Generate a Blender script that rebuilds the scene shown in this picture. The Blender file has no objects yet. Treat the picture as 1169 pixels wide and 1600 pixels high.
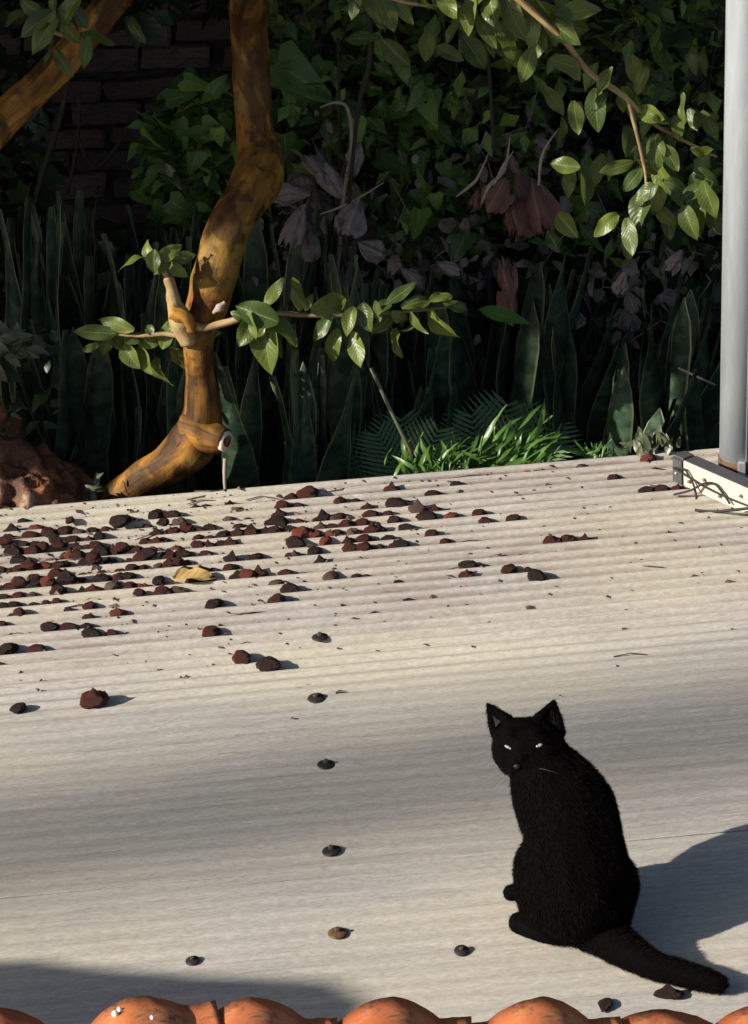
import bpy, bmesh, math, random
from mathutils import Vector, Matrix, noise
random.seed(7)
R = math.radians
S = bpy.context.scene
COL = S.collection

# ------------------------------------------------------------------ camera
FPX, PITCH, ROLL, CAMZ = 4000.0, R(25.286), R(-2.811), 2.2213
cam = bpy.data.cameras.new('camera')
cam.sensor_fit = 'VERTICAL'; cam.sensor_height = 36; cam.lens = FPX / 1600 * 36
cam.clip_start = 0.05; cam.clip_end = 3000
camo = bpy.data.objects.new('camera', cam); COL.objects.link(camo)
camo.matrix_world = Matrix.Translation((0, 0, CAMZ)) @ Matrix.Rotation(R(90) - PITCH, 4, 'X') @ Matrix.Rotation(ROLL, 4, 'Z')
S.camera = camo
S.render.resolution_x, S.render.resolution_y = 748, 1024

# ------------------------------------------------------------------ sky + sun
PSI, ELEV = R(20.0), R(27.0)
SUN = Vector((math.cos(PSI) * math.cos(ELEV), math.sin(PSI) * math.cos(ELEV), -math.sin(ELEV)))
W = bpy.data.worlds.new('World'); S.world = W; W.use_nodes = True
nt = W.node_tree
sky = nt.nodes.new('ShaderNodeTexSky'); sky.sky_type = 'NISHITA'; sky.sun_disc = False; sky.dust_density = 1.6; sky.air_density = .9
sky.sun_elevation = ELEV; sky.sun_rotation = math.atan2(-SUN.x, -SUN.y)
bg = nt.nodes['Background']; bg.inputs[1].default_value = 0.068
nt.links.new(sky.outputs[0], bg.inputs[0])
sl = bpy.data.lights.new('sun', 'SUN'); sl.energy = 5.0; sl.angle = R(0.55); sl.color = (1.0, 0.925, 0.82)
so = bpy.data.objects.new('sun', sl); COL.objects.link(so)
so.rotation_euler = SUN.to_track_quat('-Z', 'Y').to_euler(); so.location = (-6, -2, 8)
S.view_settings.view_transform = 'Standard'; S.view_settings.look = 'None'
S.view_settings.exposure = 0.75; S.view_settings.gamma = 1.0; S.view_settings.use_curve_mapping = False

# ------------------------------------------------------------------ helpers
CP = Vector((0, 0, CAMZ))
CM = camo.matrix_world.to_3x3()
CR, CU, CF = CM.col[0].copy(), CM.col[1].copy(), -CM.col[2].copy()
def ray(px, py): return (CF + CR * ((px - 584.5) / FPX) + CU * ((800 - py) / FPX)).normalized()
def at(px, py, D):
    d = ray(px, py); return CP + d * (D / d.y)
# frame of the corrugated roof: u along the corrugations, w across them, n up
TH, AL = R(3.0766), R(0.835)
RU = Vector((math.cos(TH) * math.cos(AL), math.sin(TH) * math.cos(AL), math.sin(AL)))
RW = Vector((-math.sin(TH), math.cos(TH), 0)); RN = RU.cross(RW)
RO = Vector((0, 3.2, 0))
ROOF = Matrix((RU, RW, RN)).transposed().to_4x4(); ROOF.translation = RO
def on_roof(px, py, Z=0.0):
    d = ray(px, py); k = ((RO + RN * Z - CP).dot(RN)) / d.dot(RN)
    return CP + d * k
def st(px, py, Z=0.0):
    L = on_roof(px, py, Z) - RO; return L.dot(RU), L.dot(RW)
PIT, AMP = 0.038, 0.0043
T_CREST = 0.976            # a crest carries the screws
def hamp(t):
    q = max(0, min(1, (t - .74) / .24)); return (.0007 + .0051 * q * q * (3 - 2 * q))
def hroof(t):
    return hamp(t) * (math.cos(2 * math.pi * (t - T_CREST) / PIT) - 1)
def trough(t):
    k = round((t - T_CREST) / PIT - 0.5) + 0.5
    return T_CREST + k * PIT
T_FAR = 1.641
T_FAR = T_CREST + PIT * (round((T_FAR - T_CREST) / PIT) + 0.18)

def mesh(name, verts, faces, mat=None, smooth=True, uvs=None):
    m = bpy.data.meshes.new(name); m.from_pydata([tuple(v) for v in verts], [], faces); m.update()
    if smooth: m.polygons.foreach_set('use_smooth', [True] * len(m.polygons))
    if uvs:
        ul = m.uv_layers.new(name='UVMap')
        for lp in m.loops: ul.data[lp.index].uv = uvs[lp.vertex_index]
    if mat: m.materials.append(mat)
    return m
def obj(name, m, parent=None, M=None):
    o = bpy.data.objects.new(name, m); COL.objects.link(o)
    if M is not None: o.matrix_world = M
    if parent:
        o.parent = parent
        # children keep world placement
        o.matrix_parent_inverse = parent_mats.get(parent.name, Matrix.Identity(4)).inverted()
    return o
parent_mats = {}
def tag(o, label=None, cat=None, group=None, kind=None):
    if label: o['label'] = label
    if cat: o['category'] = cat
    if group: o['group'] = group
    if kind: o['kind'] = kind
    return o
def empty(name, loc, label, cat, group=None):
    o = bpy.data.objects.new(name, None); COL.objects.link(o); o.location = loc; o.empty_display_size = .1
    parent_mats[o.name] = Matrix.Translation(loc)
    return tag(o, label, cat, group)

class MB:
    def __init__(s): s.v = []; s.f = []; s.uv = []
    def add(s, v, f, uv=None):
        b = len(s.v); s.v += [Vector(p) for p in v]; s.f += [tuple(i + b for i in q) for q in f]
        s.uv += (uv if uv else [(0, 0)] * len(v))
    def box(s, M, x0, x1, y0, y1, z0, z1):
        v = [M @ Vector(p) for p in ((x0, y0, z0), (x1, y0, z0), (x1, y1, z0), (x0, y1, z0), (x0, y0, z1), (x1, y0, z1), (x1, y1, z1), (x0, y1, z1))]
        s.add(v, [(0, 3, 2, 1), (4, 5, 6, 7), (0, 1, 5, 4), (1, 2, 6, 5), (2, 3, 7, 6), (3, 0, 4, 7)])
    def tube(s, pts, rad, n=8, rough=0.0, freq=8.0, cap=True, off=0.0):
        pts = [Vector(p) for p in pts]
        if not hasattr(rad, '__len__'): rad = [rad] * len(pts)
        ref = Vector((0.3, -0.9, 0.2)); b0 = None; v = []; uv = []; L = 0
        for i, p in enumerate(pts):
            t = (pts[min(i + 1, len(pts) - 1)] - pts[max(i - 1, 0)]).normalized()
            if b0 is None: x = t.cross(ref).normalized()
            else: x = (b0 - t * b0.dot(t)).normalized()
            b0 = x; y = t.cross(x)
            if i: L += (p - pts[i - 1]).length
            for k in range(n):
                a = 2 * math.pi * k / n; d = x * math.cos(a) + y * math.sin(a)
                r = rad[i]
                if rough: r *= 1 + rough * noise.noise((p + d * r) * freq + Vector((off, 0, 0)))
                v.append(p + d * r); uv.append((k / n, L))
        f = [(i * n + k, i * n + (k + 1) % n, (i + 1) * n + (k + 1) % n, (i + 1) * n + k) for i in range(len(pts) - 1) for k in range(n)]
        if cap: f += [tuple(range(n))[::-1], tuple((len(pts) - 1) * n + k for k in range(n))]
        s.add(v, f, uv)
    def mesh(s, name, mat, smooth=True): return mesh(name, s.v, s.f, mat, smooth, s.uv)
    def obj(s, name, mat, parent=None, smooth=True): return obj(name, s.mesh(name, mat, smooth), parent)

def spline(pts, n):
    """Catmull-Rom through tuples (any length)"""
    out = []; P = [pts[0]] + list(pts) + [pts[-1]]
    for i in range(1, len(P) - 2):
        for k in range(n):
            t = k / n
            out.append(tuple(0.5 * (2 * b + (c - a) * t + (2 * a - 5 * b + 4 * c - d) * t * t + (3 * b - a - 3 * c + d) * t ** 3)
                             for a, b, c, d in zip(P[i - 1], P[i], P[i + 1], P[i + 2])))
    out.append(tuple(pts[-1])); return out

# ------------------------------------------------------------------ materials
def mat(name, col=(.5, .5, .5), rough=.6, spec=.3, metal=0.0):
    m = bpy.data.materials.new(name); m.use_nodes = True
    b = m.node_tree.nodes['Principled BSDF']
    b.inputs['Base Color'].default_value = (*col, 1); b.inputs['Roughness'].default_value = rough
    b.inputs['Specular IOR Level'].default_value = spec; b.inputs['Metallic'].default_value = metal
    return m
class NG:
    def __init__(s, m): s.t = m.node_tree; s.n = s.t.nodes; s.l = s.t.links; s.b = s.n['Principled BSDF']; s.out = s.n['Material Output']
    def node(s, t, **kw):
        n = s.n.new(t)
        for k, v in kw.items(): setattr(n, k, v)
        return n
    def link(s, a, b): s.l.new(a, b)
    def val(s, sock, v):
        if hasattr(v, 'links') or hasattr(v, 'is_linked'): s.l.new(v, sock)
        else: sock.default_value = v
    def coord(s, kind='Object', scale=(1, 1, 1), loc=(0, 0, 0)):
        tc = s.node('ShaderNodeTexCoord'); mp = s.node('ShaderNodeMapping')
        mp.inputs['Scale'].default_value = scale; mp.inputs['Location'].default_value = loc
        s.l.new(tc.outputs[kind], mp.inputs['Vector']); return mp.outputs[0]
    def noise(s, vec, scale, detail=4, rough=.55, dist=0):
        n = s.node('ShaderNodeTexNoise'); n.inputs['Scale'].default_value = scale; n.inputs['Detail'].default_value = detail
        n.inputs['Roughness'].default_value = rough; n.inputs['Distortion'].default_value = dist
        if vec is not None: s.l.new(vec, n.inputs['Vector'])
        return n.outputs['Fac']
    def ramp(s, fac, stops, interp='LINEAR'):
        r = s.node('ShaderNodeValToRGB'); r.color_ramp.interpolation = interp
        e = r.color_ramp.elements
        while len(e) < len(stops): e.new(0.5)
        for i, (p, c) in enumerate(stops):
            e[i].position = p; e[i].color = (*c, 1) if len(c) == 3 else c
        s.l.new(fac, r.inputs[0]); return r.outputs[0]
    def mix(s, fac, a, b, mode='MIX'):
        m = s.node('ShaderNodeMix', data_type='RGBA', blend_type=mode)
        for sock, v in ((m.inputs[0], fac), (m.inputs[6], a), (m.inputs[7], b)):
            if isinstance(v, tuple): sock.default_value = (*v, 1) if len(v) == 3 else v
            elif isinstance(v, (int, float)): sock.default_value = v
            else: s.l.new(v, sock)
        return m.outputs[2]
    def math(s, op, a, b=0.0, c=None, clamp=False):
        m = s.node('ShaderNodeMath', operation=op, use_clamp=clamp)
        for i, v in enumerate((a, b, c)):
            if v is None: continue
            if isinstance(v, (int, float)): m.inputs[i].default_value = v
            else: s.l.new(v, m.inputs[i])
        return m.outputs[0]
    def bump(s, h, strength=.3, dist=.01):
        b = s.node('ShaderNodeBump'); b.inputs['Strength'].default_value = strength; b.inputs['Distance'].default_value = dist
        s.l.new(h, b.inputs['Height']); s.l.new(b.outputs[0], s.b.inputs['Normal'])
    def base(s, c): s.l.new(c, s.b.inputs['Base Color'])

# weathered pale metal of the corrugated roof (object coordinates: x along, y across)
def make_roof_mat():
    m = mat('weathered_metal', (.6, .56, .48), .62, .25); g = NG(m)
    iso = g.coord('Object', (1, 1, 1)); n3 = g.noise(iso, 2.6, 5, .6)
    n1 = g.noise(g.coord('Object', (1.5, 26, 1)), 1.0, 7, .72, .1); n2 = g.noise(g.coord('Object', (14, 95, 1)), 1.0, 6, .75, .5); n4 = g.noise(g.coord('Object', (70, 170, 1)), 1.0, 4, .7)
    c = g.ramp(n1, [(.30, (.345, .325, .30)), (.5, (.405, .382, .347)), (.70, (.455, .43, .39))])
    c = g.mix(g.ramp(n2, [(.47, (0, 0, 0)), (.62, (.55, .55, .55))]), c, (.31, .295, .272))
    n5 = g.noise(g.coord('Object', (1.6, 5, 1), (5, 2, 0)), 1.0, 4, .6, .5)
    c = g.mix(g.ramp(n5, [(.45, (0, 0, 0)), (.65, (.35, .35, .35))]), c, (.33, .32, .31))
    thin = g.ramp(g.noise(g.coord('Object', (3, 120, 1), (2, 6, 0)), 1.0, 4, .7, .3), [(.57, (0, 0, 0)), (.63, (.7, .7, .7))])
    c = g.mix(thin, c, (.25, .23, .20))
    # brown leaf dirt, thicker towards the tree (+y) and in the furrows
    sx = g.node('ShaderNodeSeparateXYZ'); tc = g.node('ShaderNodeTexCoord'); g.link(tc.outputs['Object'], sx.inputs[0])
    far = g.node('ShaderNodeMapRange', clamp=True); far.inputs[1].default_value = .82; far.inputs[2].default_value = 1.3
    g.link(sx.outputs[1], far.inputs[0])
    fur = g.node('ShaderNodeMapRange', clamp=True); fur.inputs[1].default_value = -.0012; fur.inputs[2].default_value = -.0068
    g.link(sx.outputs[2], fur.inputs[0])
    mask = g.math('MULTIPLY', far.outputs[0], g.ramp(n3, [(.38, (0, 0, 0)), (.62, (1, 1, 1))]))
    dm = g.math('MULTIPLY', mask, g.math('ADD', g.math('MULTIPLY', fur.outputs[0], .6), .30), clamp=True)
    c = g.mix(dm, c, (.20, .135, .10))
    c = g.mix(g.math('MULTIPLY', g.math('MULTIPLY', fur.outputs[0], far.outputs[0]), .68), c, (.14, .10, .08))
    # lichen specks, scuffs and small rust spots
    v = g.node('ShaderNodeTexVoronoi'); v.inputs['Scale'].default_value = 22; g.link(g.coord('Object', (.6, 1, .05)), v.inputs['Vector'])
    rust = g.ramp(v.outputs['Distance'], [(.03, (1, 1, 1)), (.11, (0, 0, 0))])
    rm = g.math('MULTIPLY', rust, g.ramp(g.noise(iso, 3.1, 3, .5), [(.55, (0, 0, 0)), (.66, (.75, .75, .75))]))
    c = g.mix(rm, c, (.42, .25, .11))
    sc = g.ramp(g.noise(g.coord('Object', (9, 55, 1), (3, 1, 0)), 1.0, 6, .7, 1.2), [(.51, (0, 0, 0)), (.62, (.6, .6, .6))])
    sc2 = g.ramp(g.noise(g.coord('Object', (22, 130, 1), (8, 4, 0)), 1.0, 5, .75, 2.0), [(.56, (0, 0, 0)), (.63, (.7, .7, .7))])
    c = g.mix(sc2, c, (.26, .245, .22))
    c = g.mix(sc, c, (.33, .31, .275))
    wh = g.ramp(g.noise(g.coord('Object', (5, 9, 1), (7, 3, 0)), 1.6, 4, .65, .6), [(.66, (0, 0, 0)), (.74, (.45, .45, .45))])
    c = g.mix(g.math('MULTIPLY', wh, far.outputs[0]), c, (.72, .68, .62))
    ye = g.ramp(g.noise(g.coord('Object', (1.2, 3, 1), (1, 9, 0)), 1.0, 3, .5), [(.40, (0, 0, 0)), (.66, (.5, .5, .5))])
    c = g.mix(ye, c, (.50, .455, .34))
    c = g.mix(.38, c, g.ramp(n4, [(.3, (.25, .25, .25)), (.7, (.75, .75, .75))]), 'OVERLAY')
    g.base(c)
    g.bump(g.math('ADD', g.math('MULTIPLY', n2, .3), g.math('MULTIPLY', n4, .25)), .22, .002)
    return m
M_ROOF = make_roof_mat()

def leaf_mat(name, dark, light, vein, trans=.35, rough=.38, spec=.5, veins=9.0, edge=None, patch=0):
    m = mat(name, dark, rough, spec); g = NG(m)
    uv = g.node('ShaderNodeUVMap'); sx = g.node('ShaderNodeSeparateXYZ'); g.link(uv.outputs[0], sx.inputs[0])
    oi = g.node('ShaderNodeObjectInfo')
    ax = g.math('ABSOLUTE', g.math('SUBTRACT', sx.outputs[0], .5))
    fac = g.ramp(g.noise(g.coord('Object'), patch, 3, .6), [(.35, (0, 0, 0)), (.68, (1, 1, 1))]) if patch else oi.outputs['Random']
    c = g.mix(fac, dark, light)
    c = g.mix(g.math('MULTIPLY', g.noise(g.coord('Object'), 60, 3, .6), .5), c, dark)
    if veins:
        w = g.math('SINE', g.math('MULTIPLY', g.math('SUBTRACT', sx.outputs[1], g.math('MULTIPLY', ax, .55)), veins * 6.283))
        vm = g.ramp(w, [(.80, (0, 0, 0)), (1.0, (.12, .12, .12))])
        c = g.mix(vm, c, vein)
        g.bump(w, .12, .002)
    mid = g.ramp(ax, [(.012, (.8, .8, .8)), (.035, (0, 0, 0))])
    c = g.mix(mid, c, vein)
    c = g.mix(g.ramp(g.noise(g.coord('Object', (1, 1, 1), (2, 5, 1)), 9, 4, .7), [(.60, (0, 0, 0)), (.68, (.5, .5, .5))]), c, (dark[0] * 1.2 + .03, dark[1] * .7, dark[2]))
    if edge: c = g.mix(g.ramp(ax, [(.40, (0, 0, 0)), (.46, (1, 1, 1))]), c, edge)
    g.base(c)
    tr = g.node('ShaderNodeBsdfTranslucent'); mx = g.node('ShaderNodeMixShader'); mx.inputs[0].default_value = trans
    tcol = g.mix(1.0, c, (1.0, 1.0, .45), 'MULTIPLY')
    g.link(tcol, tr.inputs['Color']); g.link(g.b.outputs[0], mx.inputs[1]); g.link(tr.outputs[0], mx.inputs[2]); g.link(mx.outputs[0], g.out.inputs[0])
    return m
M_GUAVA = leaf_mat('guava_leaf', (.055, .095, .022), (.21, .26, .045), (.26, .30, .10), .42)
M_POTHOS = leaf_mat('vine_leaf', (.04, .10, .026), (.21, .34, .06), (.24, .34, .11), .3, veins=5)
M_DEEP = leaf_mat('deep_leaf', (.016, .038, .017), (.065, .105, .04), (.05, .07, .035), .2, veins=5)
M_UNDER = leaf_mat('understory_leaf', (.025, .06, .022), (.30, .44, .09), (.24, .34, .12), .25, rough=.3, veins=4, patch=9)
M_FERN = leaf_mat('fern_leaf', (.07, .15, .045), (.10, .20, .06), (.14, .22, .09), .25, veins=0)
M_WEED = leaf_mat('weed_leaf', (.05, .13, .018), (.10, .20, .03), (.12, .22, .05), .35, veins=0)
M_DEAD = leaf_mat('dead_leaf', (.16, .13, .12), (.33, .28, .26), (.34, .29, .27), .15, .8, .15, veins=7)
M_DEADRED = leaf_mat('dead_red_leaf', (.16, .075, .06), (.24, .13, .11), (.27, .18, .15), .15, .8, .15, veins=7)
M_YELLOW = leaf_mat('yellow_dead_leaf', (.55, .36, .11), (.66, .46, .17), (.6, .42, .17), .2, .7, .2, veins=6)

def make_snake_mat():
    m = mat('snake_leaf', (.03, .06, .03), .42, .4); g = NG(m)
    uv = g.node('ShaderNodeUVMap'); sx = g.node('ShaderNodeSeparateXYZ'); g.link(uv.outputs[0], sx.inputs[0])
    oi = g.node('ShaderNodeObjectInfo')
    mp = g.node('ShaderNodeMapping'); mp.inputs['Scale'].default_value = (1.6, 34, 1); g.link(uv.outputs[0], mp.inputs[0])
    n = g.node('ShaderNodeTexNoise', noise_dimensions='4D'); n.inputs['Scale'].default_value = 1; n.inputs['Detail'].default_value = 4; n.inputs['Distortion'].default_value = .6
    g.link(mp.outputs[0], n.inputs['Vector']); g.link(g.math('MULTIPLY', oi.outputs['Random'], 40), n.inputs['W'])
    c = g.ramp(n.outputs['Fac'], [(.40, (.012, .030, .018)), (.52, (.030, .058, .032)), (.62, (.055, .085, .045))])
    ax = g.math('ABSOLUTE', g.math('SUBTRACT', sx.outputs[0], .5))
    em = g.math('MULTIPLY', g.ramp(ax, [(.43, (0, 0, 0)), (.465, (1, 1, 1))]), g.math('ADD', .15, g.math('MULTIPLY', oi.outputs['Random'], .75)))
    c = g.mix(em, c, (.27, .26, .13))
    g.base(c); return m
M_SNAKE = make_snake_mat()

def make_bark(name, cols, scale=(9, 9, 3), bumpd=.006, lo=.3, hi=.7):
    m = mat(name, cols[1], .6, .16); g = NG(m)
    uv = g.node('ShaderNodeUVMap'); mp = g.node('ShaderNodeMapping'); mp.inputs['Scale'].default_value = (7, 5, 1); g.link(uv.outputs[0], mp.inputs[0])
    v = g.coord('Object', scale); n = g.noise(v, 1.0, 6, .6, .5); n2 = g.noise(g.coord('Object'), 26, 5, .6); n3 = g.noise(g.coord('Object'), 6, 3, .5, .8)
    st_ = g.noise(mp.outputs[0], 1.0, 6, .65, .8)
    c = g.ramp(g.math('ADD', g.math('MULTIPLY', n, .45), g.math('MULTIPLY', st_, .55)), [(lo + .08, cols[0]), (.5, cols[1]), (hi - .08, cols[2])])
    c = g.mix(g.ramp(n3, [(.54, (0, 0, 0)), (.60, (.8, .8, .8))]), c, cols[3])
    n6 = g.noise(g.coord('Object', (1, 1, .6), (3, 0, 0)), 7, 4, .6, 1.0)
    c = g.mix(g.ramp(n6, [(.52, (0, 0, 0)), (.58, (.7, .7, .7))]), c, cols[0])
    c = g.mix(g.ramp(n2, [(.56, (0, 0, 0)), (.66, (.75, .75, .75))]), c, cols[4])
    g.base(c); g.bump(g.math('ADD', g.math('ADD', n, st_), g.math('MULTIPLY', n2, .6)), .6, bumpd); return m
M_BARK = make_bark('smooth_orange_bark', [(.040, .020, .009), (.22, .098, .018), (.42, .215, .042), (.21, .13, .03), (.04, .022, .010)])
M_STUMP = make_bark('rough_red_bark', [(.05, .026, .018), (.20, .075, .04), (.36, .16, .08), (.09, .06, .042), (.40, .27, .19)], (22, 22, 22), .02)
M_CUT = mat('cut_wood', (.62, .52, .40), .8, .1)
M_TWIG = make_bark('twig_bark', [(.18, .12, .06), (.32, .22, .10), (.42, .30, .15), (.30, .24, .12), (.16, .10, .06)], (30, 30, 30), .002)
M_VINE = mat('dark_vine_stem', (.035, .03, .022), .8, .2)
M_PALE = mat('pale_stem', (.30, .25, .20), .8, .2)

def make_fruit(name, a, b, c):
    m = mat(name, a, .5, .25); g = NG(m); oi = g.node('ShaderNodeObjectInfo')
    n = g.noise(g.coord('Object'), 55, 5, .6); n2 = g.noise(g.coord('Object'), 140, 3, .6)
    col = g.mix(oi.outputs['Random'], g.ramp(n, [(.35, a), (.65, b)]), g.ramp(n, [(.3, a), (.7, c)]))
    g.base(col); g.bump(g.math('ADD', n, g.math('MULTIPLY', n2, .5)), .7, .004); return m
M_FRUIT = make_fruit('dried_red_fruit', (.016, .004, .0035), (.10, .018, .010), (.048, .010, .007))
M_FRUITD = make_fruit('blackened_fruit', (.007, .0035, .003), (.034, .010, .007), (.017, .007, .006))
M_FRUITG = make_fruit('grey_brown_fruit', (.045, .028, .022), (.16, .105, .08), (.085, .045, .034))
M_FRUITO = make_fruit('orange_split_fruit', (.07, .015, .009), (.22, .055, .025), (.15, .033, .019))

def make_noisy(name, a, b, scale, rough=.7, spec=.2, bump=.3, bd=.004, metal=0, stretch=(1, 1, 1)):
    m = mat(name, a, rough, spec, metal); g = NG(m); n = g.noise(g.coord('Object', stretch), scale, 6, .65)
    g.base(g.ramp(n, [(.3, a), (.7, b)])); g.bump(n, bump, bd); return m
M_SOIL = make_noisy('garden_soil', (.018, .013, .009), (.05, .037, .025), 9, .95, .05, .9, .05)
M_EARTH = make_noisy('open_ground', (.06, .06, .03), (.11, .10, .05), .6, .95, .05)
def make_brick(name, a, b):
    m = mat(name, a, .9, .1); g = NG(m); oi = g.node('ShaderNodeObjectInfo')
    n = g.noise(g.coord('Object'), 22, 6, .7); n2 = g.noise(g.coord('Object', (1, 1, 1), (4, 1, 2)), 7, 4, .6)
    c = g.mix(oi.outputs['Random'], a, b)
    c = g.mix(g.ramp(n2, [(.48, (0, 0, 0)), (.62, (.85, .85, .85))]), c, (.17, .155, .15))
    c = g.mix(g.ramp(n, [(.58, (0, 0, 0)), (.72, (.7, .7, .7))]), c, (.58, .54, .52))
    g.base(c); g.bump(n, .8, .012); return m
M_BRICK = make_brick('old_brick', (.30, .19, .17), (.44, .28, .25))
M_MORTAR = make_noisy('old_mortar', (.07, .062, .057), (.17, .155, .145), 30, .95, .05, .7, .01)
def make_tile_mat():
    m = mat('terracotta', (.5, .17, .07), .88, .12); g = NG(m); oi = g.node('ShaderNodeObjectInfo')
    n = g.noise(g.coord('Object'), 11, 5, .6, .3); n2 = g.noise(g.coord('Object'), 70, 5, .75); n3 = g.noise(g.coord('Object', (1, 1, 1), (2, 7, 0)), 24, 5, .7, .6)
    c = g.mix(oi.outputs['Random'], (.40, .105, .036), (.50, .16, .06))
    c = g.mix(g.ramp(n, [(.48, (0, 0, 0)), (.66, (.75, .75, .75))]), c, (.60, .27, .13))
    c = g.mix(g.ramp(n2, [(.54, (0, 0, 0)), (.68, (.7, .7, .7))]), c, (.20, .075, .04))
    c = g.mix(g.ramp(n3, [(.54, (0, 0, 0)), (.63, (.75, .75, .75))]), c, (.13, .07, .05))
    g.base(c); g.bump(n2, .35, .002); return m
M_TILE = make_tile_mat()
M_MORT2 = mat('white_mortar', (.7, .66, .6), .9, .1)
M_GALV = make_noisy('galvanised_pole', (.34, .375, .40), (.47, .51, .54), 14, .4, .5, .15, .002, .2, (3, 3, .5))
M_GALVB = make_noisy('bluish_galvanised_pole', (.20, .245, .31), (.28, .33, .40), 14, .42, .45, .1, .002, 0, (3, 3, .5))
M_ALU = make_noisy('cream_painted_metal', (.44, .41, .33), (.52, .49, .40), 18, .5, .3, .1, .002)
M_CAP = make_noisy('grey_plastic', (.055, .055, .06), (.075, .075, .08), 40, .5, .4, .1, .001)
M_BLACK = mat('black_rubber', (.015, .014, .013), .6, .3)
M_RUSTY = make_noisy('rusty_steel', (.14, .07, .035), (.27, .15, .08), 60, .7, .3, .4, .002)
M_STEEL = mat('bright_steel', (.7, .7, .7), .3, .5, .6)
M_FUR = mat('black_fur', (.0016, .0013, .0012), .85, .04)
M_FURTIP = mat('black_fur_hair', (.0034, .0021, .0017), .8, .05)
M_EARIN = mat('ear_skin', (.008, .0035, .003), .7, .2)
M_WHISK = mat('whisker', (.10, .095, .09), .4, .4)
M_NOSE = mat('nose_leather', (.006, .005, .005), .5, .25)
M_PLAS = make_noisy('plaster', (.5, .46, .4), (.58, .54, .47), 6, .9, .1)
M_CONC = make_noisy('concrete', (.30, .29, .27), (.38, .37, .35), 6, .9, .1)

# ------------------------------------------------------------------ ground
def sheet(name, x0, x1, y0, y1, z, m, nx=1, ny=1, amp=0, fr=1):
    v = []; f = []
    for j in range(ny + 1):
        for i in range(nx + 1):
            x = x0 + (x1 - x0) * i / nx; y = y0 + (y1 - y0) * j / ny
            v.append((x, y, z + (amp * noise.fractal(Vector((x, y, 0)) * fr, 1, 2, 4) if amp else 0)))
    for j in range(ny):
        for i in range(nx):
            a = j * (nx + 1) + i; f.append((a, a + 1, a + nx + 2, a + nx + 1))
    return obj(name, mesh(name, v, f, m))
tag(sheet('ground', -800, 800, -800, 800, -0.92, M_EARTH, 8, 8), kind='structure')
tag(sheet('garden_soil', -4.0, 5, 4.3, 7.45, -0.80, M_SOIL, 60, 40, .05, 3), kind='structure')

# ------------------------------------------------------------------ corrugated roof
roof = empty('corrugated_roof', RO, 'pale weathered corrugated metal roof scattered with dried red fruit', 'roof')
roof.matrix_world = ROOF; parent_mats[roof.name] = ROOF.copy()
S0, S1 = -3.2, 3.6
def corr_sheet(t0, t1, lift, seed):
    rnd = random.Random(seed); ns = 46; ntt = int(round((t1 - t0) / PIT * 12)); v = []; uv = []
    for j in range(ntt + 1):
        t = t0 + (t1 - t0) * j / ntt
        for i in range(ns + 1):
            s = S0 + (S1 - S0) * i / ns
            dz = .0022 * noise.noise(Vector((s * 1.3, t * 3.1, seed))) + .0012 * noise.noise(Vector((s * 4, t * 9, seed)))
            v.append((s, t, hroof(t) + lift + dz)); uv.append((i / ns, j / ntt))
    f = [(j * (ns + 1) + i, j * (ns + 1) + i + 1, (j + 1) * (ns + 1) + i + 1, (j + 1) * (ns + 1) + i) for j in range(ntt) for i in range(ns)]
    o = obj('corrugated_sheet', mesh('corrugated_sheet', v, f, M_ROOF, True, uv), roof, ROOF.copy())
    sm = o.modifiers.new('thickness', 'SOLIDIFY'); sm.thickness = .0008; sm.offset = -1
    return o
tA = T_CREST - PIT * 36.3; tC = st(630, 1333)[1]; tC = T_CREST + PIT * (round((tC - T_CREST) / PIT) - .22); tB = tC + PIT * 2.1
tE = T_CREST + PIT * 3.28; tD = tE + PIT * 2.1
corr_sheet(tA, tB, .0, 1); corr_sheet(tC, tD, .0015, 2); corr_sheet(tE, T_FAR, .0028, 3)
for t in (tA + .1, .2, .62, 1.1, T_FAR - .12):
    b = MB(); b.box(ROOF, S0, S1, t - .03, t + .03, -.11, -2 * AMP - .004); b.obj('purlin', M_RUSTY, roof, False)
M_SCREW = make_noisy('dark_screw_steel', (.035, .028, .022), (.10, .065, .04), 90, .5, .4, .3, .001)
def lathe(prof, n=16):
    b = MB(); v = []; f = []
    for r, z in prof:
        for k in range(n):
            a = 2 * math.pi * k / n; v.append((r * math.cos(a), r * math.sin(a), z))
    for i in range(len(prof) - 1):
        for k in range(n): f.append((i * n + k, i * n + (k + 1) % n, (i + 1) * n + (k + 1) % n, (i + 1) * n + k))
    f.append(tuple((len(prof) - 1) * n + k for k in range(n))); f.append(tuple(range(n))[::-1])
    b.add(v, f); return b
me_screw = lathe([(.0045, -.001), (.0045, .0045), (.0036, .0056)], 6).mesh('screw_head', M_SCREW, False)
me_wash = lathe([(.0150, -.0035), (.0155, -.002), (.013, -.0006), (.008, .001), (.0055, .0014)], 20).mesh('washer', M_BLACK)
M_RUSTW = make_noisy('rusty_washer', (.045, .026, .016), (.15, .075, .035), 90, .7, .3, .4, .001)
me_wash_r = lathe([(.0150, -.0035), (.0155, -.002), (.013, -.0006), (.008, .001), (.0055, .0014)], 20).mesh('washer_rusty', M_RUSTW)
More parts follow.
